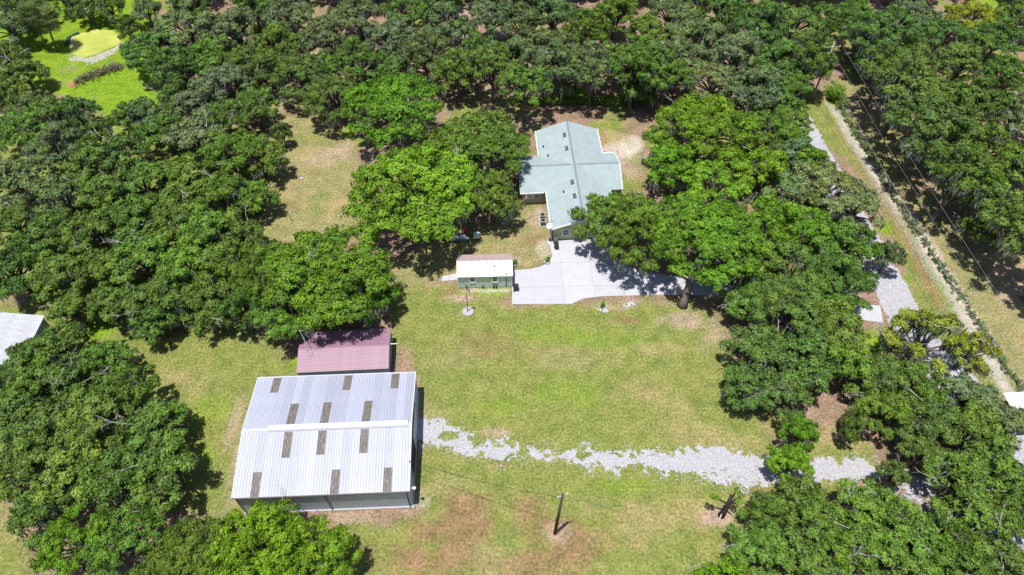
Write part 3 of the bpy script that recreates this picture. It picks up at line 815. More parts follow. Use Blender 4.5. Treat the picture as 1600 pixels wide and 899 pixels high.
for name, p0, p1 in (('ridge_cap', (0, .02, hr + .01), (0, HL - .02, hr + .01)), ('ridge_cap', (-8.55, wy, wz + .01), (-.4, wy, wz + .01)), ('ridge_cap', (.4, wy, wz + .01), (6.95, wy, wz + .01))):
    p0, p1 = Vector(p0), Vector(p1); d = (p1 - p0).normalized(); s = Vector((-d.y, d.x, 0)) * .17; z = Vector((0, 0, -.05))
    MB().hull([p0 - s + z, p1 - s + z, p1 + s + z, p0 + s + z], [p0 - s * .2 + Vector((0, 0, .025)), p1 - s * .2 + Vector((0, 0, .025)), p1 + s * .2 + Vector((0, 0, .025)), p0 + s * .2 + Vector((0, 0, .025))]).build(name, M['shingle_cap'], house)
def wallbox(name, x0, x1, y0, y1, m, h=he - .1):
    MB().box(((x0 + x1) / 2, (y0 + y1) / 2, h / 2), (x1 - x0, y1 - y0, h)).build(name, m, house)
wallbox('main_wall', -4.2, 4.65, 8.3, HL - .45, M['siding_yellow'], he - .33)
wallbox('wing_wall', -8.2, 6.6, wy - wh + .4, wy + wh - .4, M['siding_tan'], he - .32)
# front block with lapped boards
MB().box((.22, 4.4, (he - .3) / 2), (8.7, 7.7, he - .3)).build('front_block', M['siding_yellow'], house)
clap_wall('front_wall', 8.8, he - .25, M['siding_yellow'], house, (-4.2, .5, .05), 0)
MB().poly([(-4.2, .52, he - .2), (4.6, .52, he - .2), (0, .52, hr - .2)]).build('gable_panel', M['siding_yellow'], house)
MB().poly([(-4.6, HL - .5, he - .2), (4.6, HL - .5, he - .2), (0, HL - .5, hr - .2)]).build('gable_panel', M['siding_yellow'], house)
for s, x in ((1, 6.62), (-1, -8.22)):
    MB().poly([(x, wy - wh + .3, he - .3), (x, wy + wh - .3, he - .3), (x, wy, wz - .2)]).build('gable_panel', M['siding_yellow'], house)
window(house, -2.35, .46, 1.55, .85, 1.0, t=.12)
for x in (-7.2, -6.05):
    window(house, x, wy - wh + .37, 1.75, .85, 1.0)
def fascia(p0, p1, w=.05, h=.2):
    p0, p1 = Vector(p0), Vector(p1); d = (p1 - p0); s = Vector((-d.y, d.x, 0)).normalized() * w; z = Vector((0, 0, h))
    MB().hull([p0 - s, p1 - s, p1 + s, p0 + s], [p0 - s + z, p1 - s + z, p1 + s + z, p0 + s + z]).build('fascia', M['trim_white'], house)
fascia((-4.71, 0, he - .17), (-4.71, 8.0, he - .17)); fascia((hw_ + .06, 0, he - .34), (hw_ + .06, wy - wh, he - .34)); fascia((hw_ + .06, wy + wh + .05, he - .34), (hw_ + .06, HL, he - .34))
fascia((-hw_ - .06, wy + wh + .05, he - .34), (-hw_ - .06, HL, he - .34)); fascia((-8.6, wy - wh - .06, he - .32), (-hw_ + .1, wy - wh - .06, he - .32)); fascia((hw_, wy + wh + .06, he - .32), (7.0, wy + wh + .06, he - .32))
fascia((-4.65, -.06, he - .16), (0, -.06, hr - .16)); fascia((hw_, -.06, he - .32), (0, -.06, hr - .16)); fascia((7.06, wy - wh, he - .3), (7.06, wy, wz - .16)); fascia((7.06, wy + wh, he - .3), (7.06, wy, wz - .16))
MB().tube([(-4.5, .3, he - .1), (-4.5, .3, .05)], .05).build('downspout', M['trim_white'], house)
MB().box((-4.37, .56, 1.2), (.28, .3, 2.3)).build('corner_closet', M['trim_brown'], house)
sl = (hr - he) / 4.65
for y in (19.3, 16.0, 8.2, 5.2, 2.5):
    o = MB().hull([(-.26, -.5, 0), (.26, -.5, 0), (.26, .5, 0), (-.26, .5, 0)], [(-.2, -.45, .14), (.2, -.45, .14), (.2, .45, .14), (-.2, .45, .14)]).build('ridge_vent', M['slate_vent'], house)
    o.location = (-.72, y, hr - .72 * sl + .0); o.rotation_euler = (0, -math.atan(sl), 0)
for x, y in ((-4.2, 18.0), (-2.2, 6.6), (-3.7, 15.5)):
    MB().lathe([(.1, -.1), (.1, .3), (.14, .31), (.14, .36)], 8, (x, y, hr + x * sl)).build('vent_pipe', M['black'], house)
tree_house_done = True

# --- outbuilding at the west edge
ob = thing('metal_outbuilding', (-65.6, 48.4, 0), 'outbuilding with dull white rust-flecked metal roof half hidden by oaks', 'outbuilding', R(1.5))
M['roof_old'] = plain('old galvanised roof', (0.39, 0.42, 0.48), 0.5, dirt=(0.28, 0.24, 0.22), scale=.8, rand=.06)
OL, OA = math.hypot(5.3, .9), math.atan2(.9, 5.3)
ome = ribbed_panel(.9, OL, nr=3).mesh('roof_panel', M['roof_old'])
for k in range(11):
    link('roof_panel', ome, ob, (5.3, -4.95 + k * .9, 3.2), (OA, 0, math.pi / 2))
    link('roof_panel', ome, ob, (-5.3, -4.05 + k * .9, 3.2), (OA, 0, -math.pi / 2))
MB().box((0, 0, 4.12), (.4, 9.9, .06)).build('ridge_cap', M['cap_white'], ob)
for s in (-1, 1):
    ribbed_wall('side_wall', 9.5, 3.15, M['siding_blue'], ob, (s * 5.05, -4.75 * s, 0), s * math.pi / 2)
    ribbed_wall('end_wall', 10.1, 3.15, M['siding_blue'], ob, (-s * -5.05 if s > 0 else -5.05, s * 4.75, 0), math.pi if s > 0 else 0)
    MB().poly([(-5.05, s * 4.75, 3.1), (5.05, s * 4.75, 3.1), (0, s * 4.75, 4.05)]).build('gable_panel', M['siding_blue'], ob)

# --- white carport at the east edge
c = at(1612, 640, 2.4)
cp = thing('white_carport', (c.x, c.y, 0), 'white metal carport half hidden by trees below the power lines', 'carport', R(4))
pme = ribbed_panel(.6, 4.6, nr=2).mesh('roof_panel', M['roof_bright'])
for k in range(8):
    link('roof_panel', pme, cp, (-2.4 + k * .6, -2.3, 2.4), (0.04, 0, 0))
for x in (-2.2, 2.2):
    for y in (-2.1, 2.1):
        MB().box((x, y, 1.2), (.1, .1, 2.42)).build('post', M['white'], cp)
MB().box((0, -2.27, 2.3), (4.8, .06, .18)).build('fascia', M['white'], cp)

# ------------------------------------------------------------------ yard things
def copy_tree(root, loc, rz=0.0, scale=1.0, label=None):
    r = root.copy(); COL.objects.link(r)
    r.location = loc; r.rotation_euler = (0, 0, rz); r.scale = (scale,) * 3
    if label: r['label'] = label
    for ch in root.children:
        c = ch.copy(); COL.objects.link(c); c.parent = r
        for g in ch.children:
            d = g.copy(); COL.objects.link(d); d.parent = c
    return r

# flagpole in a ring of stones
fp = at(731, 487)
fl = thing('flagpole', fp, 'slim flagpole with a limp striped flag on the lawn', 'flagpole')
MB().tube([(0, 0, 0), (0, 0, 6.0)], [.06, .035], 8).build('pole', M['trim_brown'], fl)
MB().lathe([(.02, 6.0), (.09, 6.06), (.09, 6.14), (.02, 6.2)], 8).build('finial', M['grey_metal'], fl)
fm = MB(); nu, nv = 16, 10; fu, fv = [], []
for j in range(nv + 1):
    for i in range(nu + 1):
        u, v = i / nu, j / nv
        fm.v.append((.05 + u * .42 + .03 * math.sin(v * 4), .13 * math.sin(u * 13 + v * 2) * (0.3 + u), 5.85 - v * 1.0 - u * .95 - .1 * math.sin(u * 9)))
        fu.append(u); fv.append(v)
for j in range(nv):
    for i in range(nu):
        a = j * (nu + 1) + i
        fm.f.append((a, a + 1, a + nu + 2, a + nu + 1))
fo = fm.build('flag', M['flag'], fl, True)
for nm, vals in (('fu', fu), ('fv', fv)):
    fo.data.attributes.new(nm, 'FLOAT', 'POINT').data.foreach_set('value', vals)
ring = thing('stone_ring', fp, 'ring of pale edging stones round the flagpole base', 'edging')
MB().lathe([(.66, .004), (.66, .03), (.1, .035)], 20).build('gravel_bed', M['gravel'], ring)
random.seed(5)
for k in range(16):
    a = k * math.tau / 16
    MB().hull([(.15 * x, .09 * y, 0) for x, y in ((1, .8), (-.9, 1), (-1, -.8), (.8, -1))], [(.12 * x, .07 * y, .12) for x, y in ((1, .8), (-.9, 1), (-1, -.8), (.8, -1))]).build('stone', M['stone'], ring)
    ring.children[-1].location = (.72 * math.cos(a), .72 * math.sin(a), 0); ring.children[-1].rotation_euler = (0, 0, a + math.pi / 2)

# wheeled bins on the driveway
def bin_(loc, label, m, rz=0):
    b = thing('wheeled_bin', loc, label, 'bin', rz)
    MB().hull([(-.24, -.27, .08), (.24, -.27, .08), (.24, .27, .08), (-.24, .27, .08)], [(-.3, -.34, 1.0), (.3, -.34, 1.0), (.3, .36, 1.0), (-.3, .36, 1.0)]).build('body', m, b)
    MB().hull([(-.32, -.37, 1.0), (.32, -.37, 1.0), (.32, .39, 1.0), (-.32, .39, 1.0)], [(-.28, -.32, 1.08), (.28, -.32, 1.08), (.28, .36, 1.1), (-.28, .36, 1.1)]).build('lid', m, b)
    MB().tube([(-.26, .44, .98), (.26, .44, .98)], .025).build('handle', M['black'], b)
    for s in (-1, 1):
        w = MB().lathe([(.12, -.04), (.12, .04)], 12).build('wheel', M['black'], b)
        w.location = (s * .3, .26, .12); w.rotation_euler = (0, math.pi / 2, 0)
    return b
zt = .062
p = at(869, 389); bin_((p.x, p.y, zt), 'black wheeled bin on the driveway by the house', M['black'])
p = at(868, 382); bin_((p.x, p.y, zt), 'grey-brown wheeled bin next to the black one by the house', M['terracotta'])
p = at(804, 454); bin_((p.x + .2, p.y, zt), 'black wheeled bin at the cottage corner of the driveway', M['black'], R(90))

# air conditioners by the house wall
def condenser(loc, label):
    a = thing('air_conditioner', loc, label, 'air conditioner', R(3), 'air conditioners along the house wall')
    MB().box((0, 0, .04), (1.0, 1.0, .08)).build('pad', M['concrete'], a)
    MB().box((0, 0, .5), (.8, .8, .82)).build('casing', M['grey_metal'], a)
    MB().lathe([(.33, 0), (.33, .03), (.06, .05)], 14, (0, 0, .91)).build('fan_grille', M['black'], a)
    for k in range(5):
        MB().box((0, -.405, .2 + k * .14), (.7, .02, .05)).build('louvre', M['black'], a)
p = at(848, 351); condenser(p, 'grey box air conditioner standing beside the house wall')
p = at(847.5, 342); condenser(p, 'grey box air conditioner standing beside the house wall')
# white dish on the eave corner
p = at(858.5, 356, 2.9)
ds = thing('satellite_dish', (p.x, p.y, 2.72), 'white round satellite dish on the front roof corner', 'satellite dish')
o = MB().lathe([(.05, 0), (.25, .03), (.42, .12), (.43, .14), (.24, .06), (.04, .03)], 16).build('reflector', M['white'], ds)
o.location = (0, 0, .45); o.rotation_euler = (R(25), R(-10), 0)
MB().tube([(0, 0, -.05), (0, 0, .46)], .03).build('mast', M['grey_metal'], ds)
MB().tube([(0, -.1, .46), (0, -.42, .8)], .018).build('feed_arm', M['grey_metal'], ds)
p = at(861, 346, 3.0)
an = thing('roof_antenna', (p.x, p.y, 2.75), 'thin wire television antenna on the roof edge', 'antenna')
MB().tube([(0, 0, -.1), (0, 0, 1.3)], .02).build('mast', M['grey_metal'], an)
for k in range(4):
    MB().tube([(-.45, .0, .7 + k * .18), (.45, .0, .7 + k * .18)], .012, 4).build('element', M['grey_metal'], an)

# potted plants on the driveway curve
def leaf_cards(n, cen, rad, rs, smin, smax, up=.5, shell=.5, flat=.65, jit=.6, lobe=None):
    d = rs.randn(n, 3); d /= np.linalg.norm(d, axis=1, keepdims=True) + 1e-9
    r = shell + (1 - shell) * rs.rand(n, 1)
    pos = np.asarray(cen) + d * r * rad * np.array([1, 1, flat])
    nm = d * .55 + np.array([0, 0, up]) + rs.randn(n, 3) * jit
    if lobe is not None:
        nm = nm + np.asarray(lobe) * .85
    nm /= np.linalg.norm(nm, axis=1, keepdims=True) + 1e-9
    t = np.cross(nm, rs.randn(n, 3)); t /= np.linalg.norm(t, axis=1, keepdims=True) + 1e-9
    b = np.cross(nm, t)
    s = (smin + (smax - smin) * rs.rand(n, 1))
    w = s * (.5 + .25 * rs.rand(n, 1))
    return np.stack([pos - t * s * .5, pos + b * w * .5 + t * s * .08, pos + t * s * .5, pos - b * w * .5 + t * s * .08], 1)

def foliage(parent, name, clumps, n, rs, smin, smax, color, kind=None, **kw):
    V, T = [], []
    for c, r in clumps:
        V.append(leaf_cards(n, c, r, rs, smin, smax, **kw)); T.append(np.clip(rs.rand() * .5 + rs.rand(n) * .5, 0, 1))
    o = link(name, np_mesh(name, np.concatenate(V), 4, M['leaf'], {'tint': np.concatenate(T)}), parent)
    o.color = (*color, 1)
    if kind: o['kind'] = kind
    return o

GRN_MID, GRN_DARK, GRN_BRIGHT, GRN_GREY, GRN_YEL = (.102, .180, .027), (.090, .160, .032), (.112, .226, .015), (.120, .174, .076), (.20, .265, .026)
rsg = np.random.RandomState(77)
for (x, y), lab in (((855, 411), 'small green plant in a white bowl pot on the driveway curve'), ((804, 415), 'green potted plant in a white bowl beside the cottage wall')):
    p = at(x, y)
    po = thing('potted_plant', p, lab, 'potted plant')
    MB().lathe([(.22, 0), (.38, .28), (.42, .36), (.36, .37), (.3, .3)], 14).build('pot', M['white'], po)
    foliage(po, 'foliage', [((0, 0, .65), .42), ((.1, .05, .95), .28)], 120, rsg, .12, .25, GRN_MID)

# white folding table, bench, chair under the trees
p = at(745, 373)
tb = thing('folding_table', p, 'white folding table standing on the grass behind the cottage', 'table', R(4))
MB().box((0, 0, .74), (.85, 1.25, .05)).build('table_top', M['white'], tb)
for sx in (-1, 1):
    for sy in (-1, 1):
        MB().tube([(sx * .33, sy * .5, 0), (sx * .33, sy * .5, .72)], .02, 6).build('leg', M['grey_metal'], tb)
p = at(717, 377)
bn = thing('work_bench', p, 'long dark grey work bench in the shade behind the cottage', 'bench', R(2))
MB().box((0, 0, .7), (3.0, .75, .07)).build('bench_top', M['grey_metal'], bn)
for sx in (-1.35, 0, 1.35):
    for sy in (-.3, .3):
        MB().box((sx, sy, .34), (.07, .07, .68)).build('leg', M['darkwood'], bn)
MB().box((0, 0, .2), (2.8, .55, .04)).build('shelf', M['plank'], bn)
sk = thing('white_cooler', (p.x + .6, p.y + .05, .736), 'white cooler box on the dark bench', 'cooler')
MB().hull([(-.28, -.18, 0), (.28, -.18, 0), (.28, .18, 0), (-.28, .18, 0)], [(-.32, -.21, .34), (.32, -.21, .34), (.32, .21, .34), (-.32, .21, .34)]).build('body', M['white'], sk)
MB().box((0, 0, .375), (.68, .46, .06)).build('lid', M['white'], sk)
p = at(728, 366)
chh = thing('red_chair', p, 'faded red lawn chair behind the dark bench', 'chair', R(20))
MB().box((0, 0, .42), (.55, .5, .05)).build('seat', M['red'], chh)
o = MB().box((0, 0, .32), (.55, .05, .6)).build('backrest', M['red'], chh); o.location = (0, .26, .42); o.rotation_euler = (R(-15), 0, 0)
for sx in (-.25, .25):
    for sy in (-.22, .24):
        MB().tube([(sx, sy, 0), (sx, sy, .42)], .022, 5).build('leg', M['red'], chh)
    MB().box((sx * 1.1, 0, .66), (.06, .5, .04)).build('armrest', M['red'], chh)

# marker posts and small yard bits
for (x, y, h, lab) in ((788, 687, .9, 'white marker post on the lawn north of the gravel track'), (783, 733, .9, 'white marker post on the worn grass south of the gravel track')):
    mp = thing('marker_post', at(x, y), lab, 'post')
    MB().tube([(0, 0, 0), (0, 0, h)], .06, 8).build('shaft', M['white'], mp)
    MB().lathe([(.075, h), (.075, h + .05), (.02, h + .09)], 8).build('cap', M['white'], mp)
st = thing('garden_stake', at(469, 258), 'thin dark green stake in the back lawn', 'stake')
MB().tube([(0, 0, 0), (0, 0, 1.6)], .04, 6).build('shaft', M['siding_green'], st); MB().lathe([(.2, 0.0), (.2, .05), (.05, .08)], 8).build('foot', M['grey_metal'], st)
wl = thing('well_cover', at(471, 279), 'small pale round well cover in the back lawn', 'well cover')
MB().lathe([(.3, 0), (.3, .08), (.26, .1)], 14).build('ring', M['joint'], wl); MB().lathe([(.25, .1), (.2, .13)], 14).build('lid', M['concrete'], wl)
hyd = thing('standpipe', at(456, 346), 'pale blue-grey standpipe at the shaded edge of the back lawn', 'standpipe')
MB().tube([(0, 0, 0), (0, 0, 1.5)], .07, 8).build('pipe', M['grey_metal'], hyd); MB().tube([(-.2, 0, 1.4), (.2, 0, 1.4)], .05, 6).build('tap', M['grey_metal'], hyd)
ty = thing('old_tyre', at(1163, 766), 'pale weathered tyre lying beside the gravel track', 'tyre')
o = MB()
for k in range(18):
    pass
ring_pts = [(.42 * math.cos(a), .42 * math.sin(a), .12) for a in np.linspace(0, math.tau, 19)]
o.tube(ring_pts, .12, 8, cap=False).build('tread', M['grey_metal'], ty)
for k, (x, y, lab) in enumerate(((945, 483, 'low heap of pale rocks with a sprig of green on the lawn'), (983, 477, 'flat heap of pale rocks beside the driveway edge'))):
    rp = thing('rock_heap', at(x, y), lab, 'rocks')
    random.seed(k)
    for q in range(9):
        a, r_ = random.random() * 6.28, random.random() * .75
        s = .16 + .2 * random.random()
        o = MB().lathe([(s * .9, 0), (s, s * .3), (s * .6, s * .6)], 6).build('rock', M['stone'], rp)
        o.location = (r_ * math.cos(a), r_ * math.sin(a) * .7, 0); o.rotation_euler = (0, 0, a)
    if k == 0:
        foliage(rp, 'sprig', [((-.3, .3, .55), .4), ((-.3, .35, .95), .25)], 80, rsg, .14, .28, GRN_BRIGHT)

# utility pole in the near lawn with its cables
up = at(867, 834)
ut = thing('utility_pole', up, 'dark wooden utility pole standing alone on the lawn', 'utility pole')
MB().tube([(0, 0, 0), (.10, 0, 5), (.26, 0, 10.7)], [.19, .17, .125], 10).build('pole', M['pole'], ut, True)
MB().box((.25, 0, 10.35), (1.1, .1, .12), R(20)).build('crossarm', M['plank'], ut)
for x in (-.22, .25, .72):
    MB().lathe([(.05, 0), (.07, .08), (.03, .16)], 8, (x, (x - .25) * .36, 10.42)).build('insulator', M['white'], ut)
def cable(name, pts, r, m, label, group=None):
    a, b, sag = pts
    a, b = Vector(a), Vector(b)
    P = [a.lerp(b, k / 24) - Vector((0, 0, sag * 4 * (k / 24) * (1 - k / 24))) for k in range(25)]
    o = MB().tube(P, r, 5).build(name, m)
    return tag(o, label, 'cable', group)
mast_top = barn.matrix_basis @ Vector((ww + .1, -4.4, 5.55))
cable('service_cable', (mast_top, (up.x + .0, up.y - .1, 10.3), .9), .022, M['black_wire'], 'black service cable from the barn mast to the lone utility pole')
cable('overhead_cable', ((up.x + .26, up.y, 10.5), (58.5, 12.0, 10.2), 1.2), .010, M['black_wire'], 'thin overhead cable running from the lone pole towards the east trees')

# roadside power line
def line_pole(loc, label):
    q = thing('power_pole', loc, label, 'power pole', R(4), 'poles of the roadside power line')
    MB().tube([(0, 0, 0), (0, 0, 11.2)], [.19, .13], 10).build('pole', M['plank'], q, True)
    MB().lathe([(.26, 0), (.3, .1), (.3, .95), (.2, 1.05)], 12, (-.42, 0, 8.4)).build('transformer', M['white'], q)
    MB().box((0, 0, 10.4), (2.6, .1, .12)).build('crossarm', M['plank'], q)
    for x in (-.2, 1.2, .0):
        MB().lathe([(.06, 0), (.09, .1), (.04, .22)], 8, (x, 0, 10.46 if x else 11.2)).build('insulator', M['white'], q)
pa, pb = Vector((53.6, 104, 0)), Vector((58.4, 24.0, 0))
line_pole(pa, 'pale power pole with white transformer at the end of the grass verge')
line_pole(pb, 'power pole on the verge beyond the carport')
for dx, z, r, lab in ((0, 6.9, .024, 'lowest cable of the roadside power line'), (.5, 9.3, .015, 'middle cable of the roadside power line'), (1.6, 10.6, .015, 'highest cable of the roadside power line')):
    cable('power_line', ((pa.x + dx, pa.y, z), (pb.x + dx, pb.y, z), .7), r, M['wire'], lab, 'cables of the roadside power line')

# wire fence along the lane verge, overgrown
fpts = [Vector((57.6, 106, 0)), Vector((59.6, 77, 0)), Vector((62.0, 57, 0)), Vector((63.2, 45, 0)), Vector((64.6, 30, 0))]
fen = thing('wire_fence', fpts[0], 'overgrown post and wire fence along the sandy verge strip', 'fence')
acc = []
for a, b in zip(fpts[:-1], fpts[1:]):
    k = int((b - a).length / 2.6)
    acc += [a.lerp(b, i / k) for i in range(k)]
pme = MB().tube([(0, 0, 0), (0, 0, 1.35)], [.07, .055], 7).mesh('post', M['plank'])
for q in acc:
    link('post', pme, fen, q - fpts[0], (random.uniform(-.05, .05), random.uniform(-.05, .05), 0))
for z in (.3, .6, .9, 1.2):
    MB().tube([q - fpts[0] + Vector((0, 0, z)) for q in acc], .012, 4).build('wire', M['wire'], fen)
cl = []
for a, b in zip(acc[:-1], acc[1:]):
    dens = .35 + .65 * mnoise.noise(Vector((a.y * .13, 3.1, 0))) + .3
    for k in range(26):
        if random.random() < dens:
            q = a.lerp(b, random.random()); s = random.uniform(.12, .45)
            cl.append(((q.x + random.gauss(0, .28), q.y, s * .7 + random.random() ** 2 * .7), s))
o = foliage(None, 'fence_vines', cl, 26, rsg, .15, .32, GRN_GREY, 'stuff')
tag(o, 'ragged weeds and vines climbing the wire fence', 'vines')

# clipped hedge behind the house
cl = []
ha, hb = at(800, 163), at(1012, 163)
for k in range(150):
    q = ha.lerp(hb, k / 149)
    for j in range(2):
        cl.append(((q.x + random.gauss(0, .15), q.y + random.gauss(0, .3), random.uniform(.35, 1.25)), random.uniform(.4, .65)))
hd = thing('hedge', ha.lerp(hb, .5), 'long low clipped hedge behind the house', 'hedge')
cl = [((c[0] - hd.location.x, c[1] - hd.location.y, c[2]), s) for c, s in cl]
foliage(hd, 'foliage', cl, 75, rsg, .12, .26, GRN_MID)
for k in range(20):
    MB().tube([((k - 9.5) * .98, 0, 0), ((k - 9.5) * .98 + .1, .05, .9)], [.04, .02], 5).build('stem', M['bark'], hd)
sh_ = thing('round_shrub', at(1302, 158), 'dense bright green shrub at the head of the wire fence', 'shrub')
foliage(sh_, 'foliage', [((random.gauss(0, .7), random.gauss(0, .9), random.uniform(.6, 2.6)), random.uniform(.6, .95)) for k in range(26)], 120, rsg, .15, .3, GRN_BRIGHT)
MB().tube([(0, 0, 0), (0, 0, 1.6)], [.1, .05], 6).build('stem', M['bark'], sh_)

# brush pile by the pond
bp = thing('brush_pile', at(152, 118), 'heap of grey cut branches on the bright grass by the pond', 'brush pile')
random.seed(11)
for k in range(170):
    t_ = random.random(); cxx, cyy = -2.6 + 6.0 * t_ + random.gauss(0, .45), -2.4 + 5.0 * t_ + random.gauss(0, .6)
    a = random.uniform(0, 6.28); l = random.uniform(.7, 2.0); e = random.uniform(-.1, .45); z = random.uniform(.08, .75)
    d = Vector((math.cos(a) * math.cos(e), math.sin(a) * math.cos(e), math.sin(e))) * l
    MB().tube([(cxx, cyy, z), Vector((cxx, cyy, z)) + d * .5 + Vector((0, 0, .06)), Vector((cxx, cyy, z)) + d], [.075, .055, .03], 5).build('branch', M['bark'] if k % 3 else M['darkwood'], bp)
MB().lathe([(.9, 0), (.7, .12), (.3, .2)], 11, (-3.4, -2.9, 0)).build('clay_mound', M['brick'], bp)

# weathered planks and fallen trunks near the track
pk = thing('plank_stack', at(1462, 788), 'stack of weathered grey planks at the gravel track edge', 'planks', R(-8))
for k in range(4):
    for j in range(5):
        o = MB().box((0, 0, .05), (2.6 - .2 * ((k + j) % 3), .22, .07)).build('plank', M['plank'], pk)
        o.location = (.1 * (k % 2), -.6 + j * .27, k * .09); o.rotation_euler = (0, 0, R((k * 3 + j * 2) % 5 - 2))
for (x, y, l, a, lab) in ((1430, 708, 3.0, -35, 'pale fallen log lying in the shade by the gravel track'), (1402, 778, 4.0, -38, 'long pale log along the gravel track edge')):
    lg = thing('fallen_log', at(x, y), lab, 'log', R(a))
    MB().tube([(-l / 2, 0, .16), (-l / 6, .08, .18), (l / 4, -.05, .15), (l / 2, .05, .13)], [.17, .16, .14, .10], 8).build('trunk', M['deadwood'], lg, True)
    MB().tube([(l / 5, 0, .2), (l / 4, .4, .5), (l / 3, .6, .6)], [.06, .04, .02], 5).build('branch_stub', M['deadwood'], lg)

# ------------------------------------------------------------------ trees
def oak_variant(seed, Rc, h, clump_n=138, lobes=None, gap=0.27, dead=3, moss=40, leaf=(.20, .37), hcf=.84):
    """one oak shape: meshes for trunk, crown, bare branches and moss; crown radius Rc, height h"""
    rs = np.random.RandomState(seed)
    hc = h * hcf                                     # the crown reaches well down
    zb = h - hc
    n = lobes or int(9 + Rc * 2.3)
    P = []
    for i in range(n):                               # spread limb heads over the crown's plan
        best, bd = None, -1
        for k in range(14):
            a, r_ = rs.rand() * 6.283, math.sqrt(rs.rand()) * .84
            q = np.array([math.cos(a) * r_, math.sin(a) * r_])
            d = min([np.hypot(*(q - p[:2])) for p in P] + [9])
            if d > bd: bd, best = d, q
        rho = np.hypot(*best)
        top = math.sqrt(max(0, 1 - (rho / .98) ** 2))
        z = zb + hc * (.16 + .66 * top * (.80 + .20 * rs.rand()) - .20 * rs.rand() ** 1.5 + .07 * rs.randn())
        P.append(np.array([best[0], best[1], min(max(z, zb + .12 * hc), h - .12 * hc)]))
    oval = (1 + rs.uniform(-.14, .14), 1 + rs.uniform(-.14, .14))
    L = []
    for p in P:
        L.append((np.array([p[0] * Rc * oval[0], p[1] * Rc * oval[1], p[2]]), max(1.0, Rc * rs.uniform(.14, .29) * (1.1 - .2 * np.hypot(p[0], p[1])))))
    V, T, tips, under = [], [], [], []
    for c, rl in L:
        m = min(90, max(16, int(15 * rl * rl + 8)))
        lt = rs.rand()
        for k in range(m):
            d = rs.randn(3); d /= np.linalg.norm(d)
            if d[2] < -.3: d[2] *= -.7
            cc = c + d * rl * (.55 + .58 * rs.rand()) * np.array([1, 1, .78])
            rc = rs.uniform(.26, .60) * (.80 + .05 * Rc)
            tips.append((c, cc))
            if rs.rand() < gap: continue
            nn = max(10, int(clump_n * rs.uniform(.7, 1.15) * (rc / .9) ** 1.6))
            V.append(leaf_cards(nn, cc, rc, rs, leaf[0], leaf[1], up=.12, shell=.3, flat=.75, jit=.45, lobe=d))
            T.append(np.clip(.22 * lt + .42 * rs.rand() + .36 * rs.rand(nn), 0, 1))
            if d[2] < .25: under.append(cc - np.array([0, 0, rc * .5]))
    Vn = np.concatenate(V)
    crown = np_mesh('crown', Vn, 4, M['leaf'], {'tint': np.concatenate(T)})
    # trunk and limbs
    tb = MB(); r0 = .045 * Rc + .10; fork = h * rs.uniform(.20, .28) + .4
    lean = rs.randn(2) * .25
    F = Vector((lean[0], lean[1], fork))
    tb.tube([(0, 0, -.1), (lean[0] * .3, lean[1] * .3, fork * .2), (lean[0] * .6, lean[1] * .6, fork * .6), F], [r0 * 1.7, r0 * 1.15, r0, r0 * .95], 9, cap=False)
    for c, rl in L:
        e = Vector(c); mid = F.lerp(e, .5) + Vector((rs.randn() * .4, rs.randn() * .4, .12 * (e - F).length * (.4 + rs.rand())))
        rr = r0 * rs.uniform(.35, .55)
        tb.tube([F - Vector((0, 0, .2)), F.lerp(mid, .5) + Vector((0, 0, .15)), mid, mid.lerp(e, .55), e], [rr * 1.2, rr, rr * .8, rr * .55, rr * .3], 6, cap=False)
    trunk = tb.mesh('trunk', M['bark'], True)
    bb = MB()
    for i in rs.permutation(len(tips))[:int(len(tips) * .22)]:
        a, b = Vector(tips[i][0]), Vector(tips[i][1])
        bb.tube([a, a.lerp(b, .5) + Vector((0, 0, .12)), b + (b - a) * .22], [.075, .05, .018], 4, cap=False)
    branches = bb.mesh('branches', M['bark'])
    deadm = []
    for k in range(dead):
        a, b = tips[rs.randint(len(tips))]
        a, b = Vector(a), Vector(b)
        d = (b - a).normalized(); d.z = abs(d.z) * .7 + .15; d.normalize()
        s0 = a + (b - a) * .3; ln = rs.uniform(1.8, 3.2)
        db = MB()
        def grow(p, dv, ln, r_, lev):
            e = p + dv * ln; q = p.lerp(e, .5) + Vector((rs.randn(), rs.randn(), rs.randn())) * .07 * ln
            db.tube([p, q, e], [r_, r_ * .7, r_ * .35], 4, cap=False)
            if lev:
                for j in range(3):
                    nd = (dv + Vector((rs.randn(), rs.randn(), rs.randn() * .6)) * .55).normalized()
                    grow(q.lerp(e, rs.uniform(0, 1)), nd, ln * rs.uniform(.4, .65), r_ * .55, lev - 1)
        grow(s0, d, ln, .055, 2)
        deadm.append(db.mesh('bare_branch', M['deadwood']))
    mossm = None
    if moss and under:
        mv = []
        for k in range(moss):
            u = under[rs.randint(len(under))]
            nn = 26
            p0 = u + rs.randn(nn, 3) * np.array([.38, .38, .22])
            ln = rs.uniform(.35, 1.25, (nn, 1)); a = rs.rand(nn, 1) * 6.283; w = rs.uniform(.05, .12, (nn, 1))
            side = np.concatenate([np.cos(a), np.sin(a), np.zeros((nn, 1))], 1) * w
            dn = np.concatenate([rs.randn(nn, 1) * .12, rs.randn(nn, 1) * .12, -ln], 1)
            mv.append(np.stack([p0 - side, p0 + side, p0 + dn * .6 + side * .7, p0 + dn], 1))
        mossm = np_mesh('spanish_moss', np.concatenate(mv), 4, M['moss'])
    return dict(R=Rc, h=h, zc=zb + hc * .50, trunk=trunk, crown=crown, branches=branches, dead=deadm, moss=mossm)

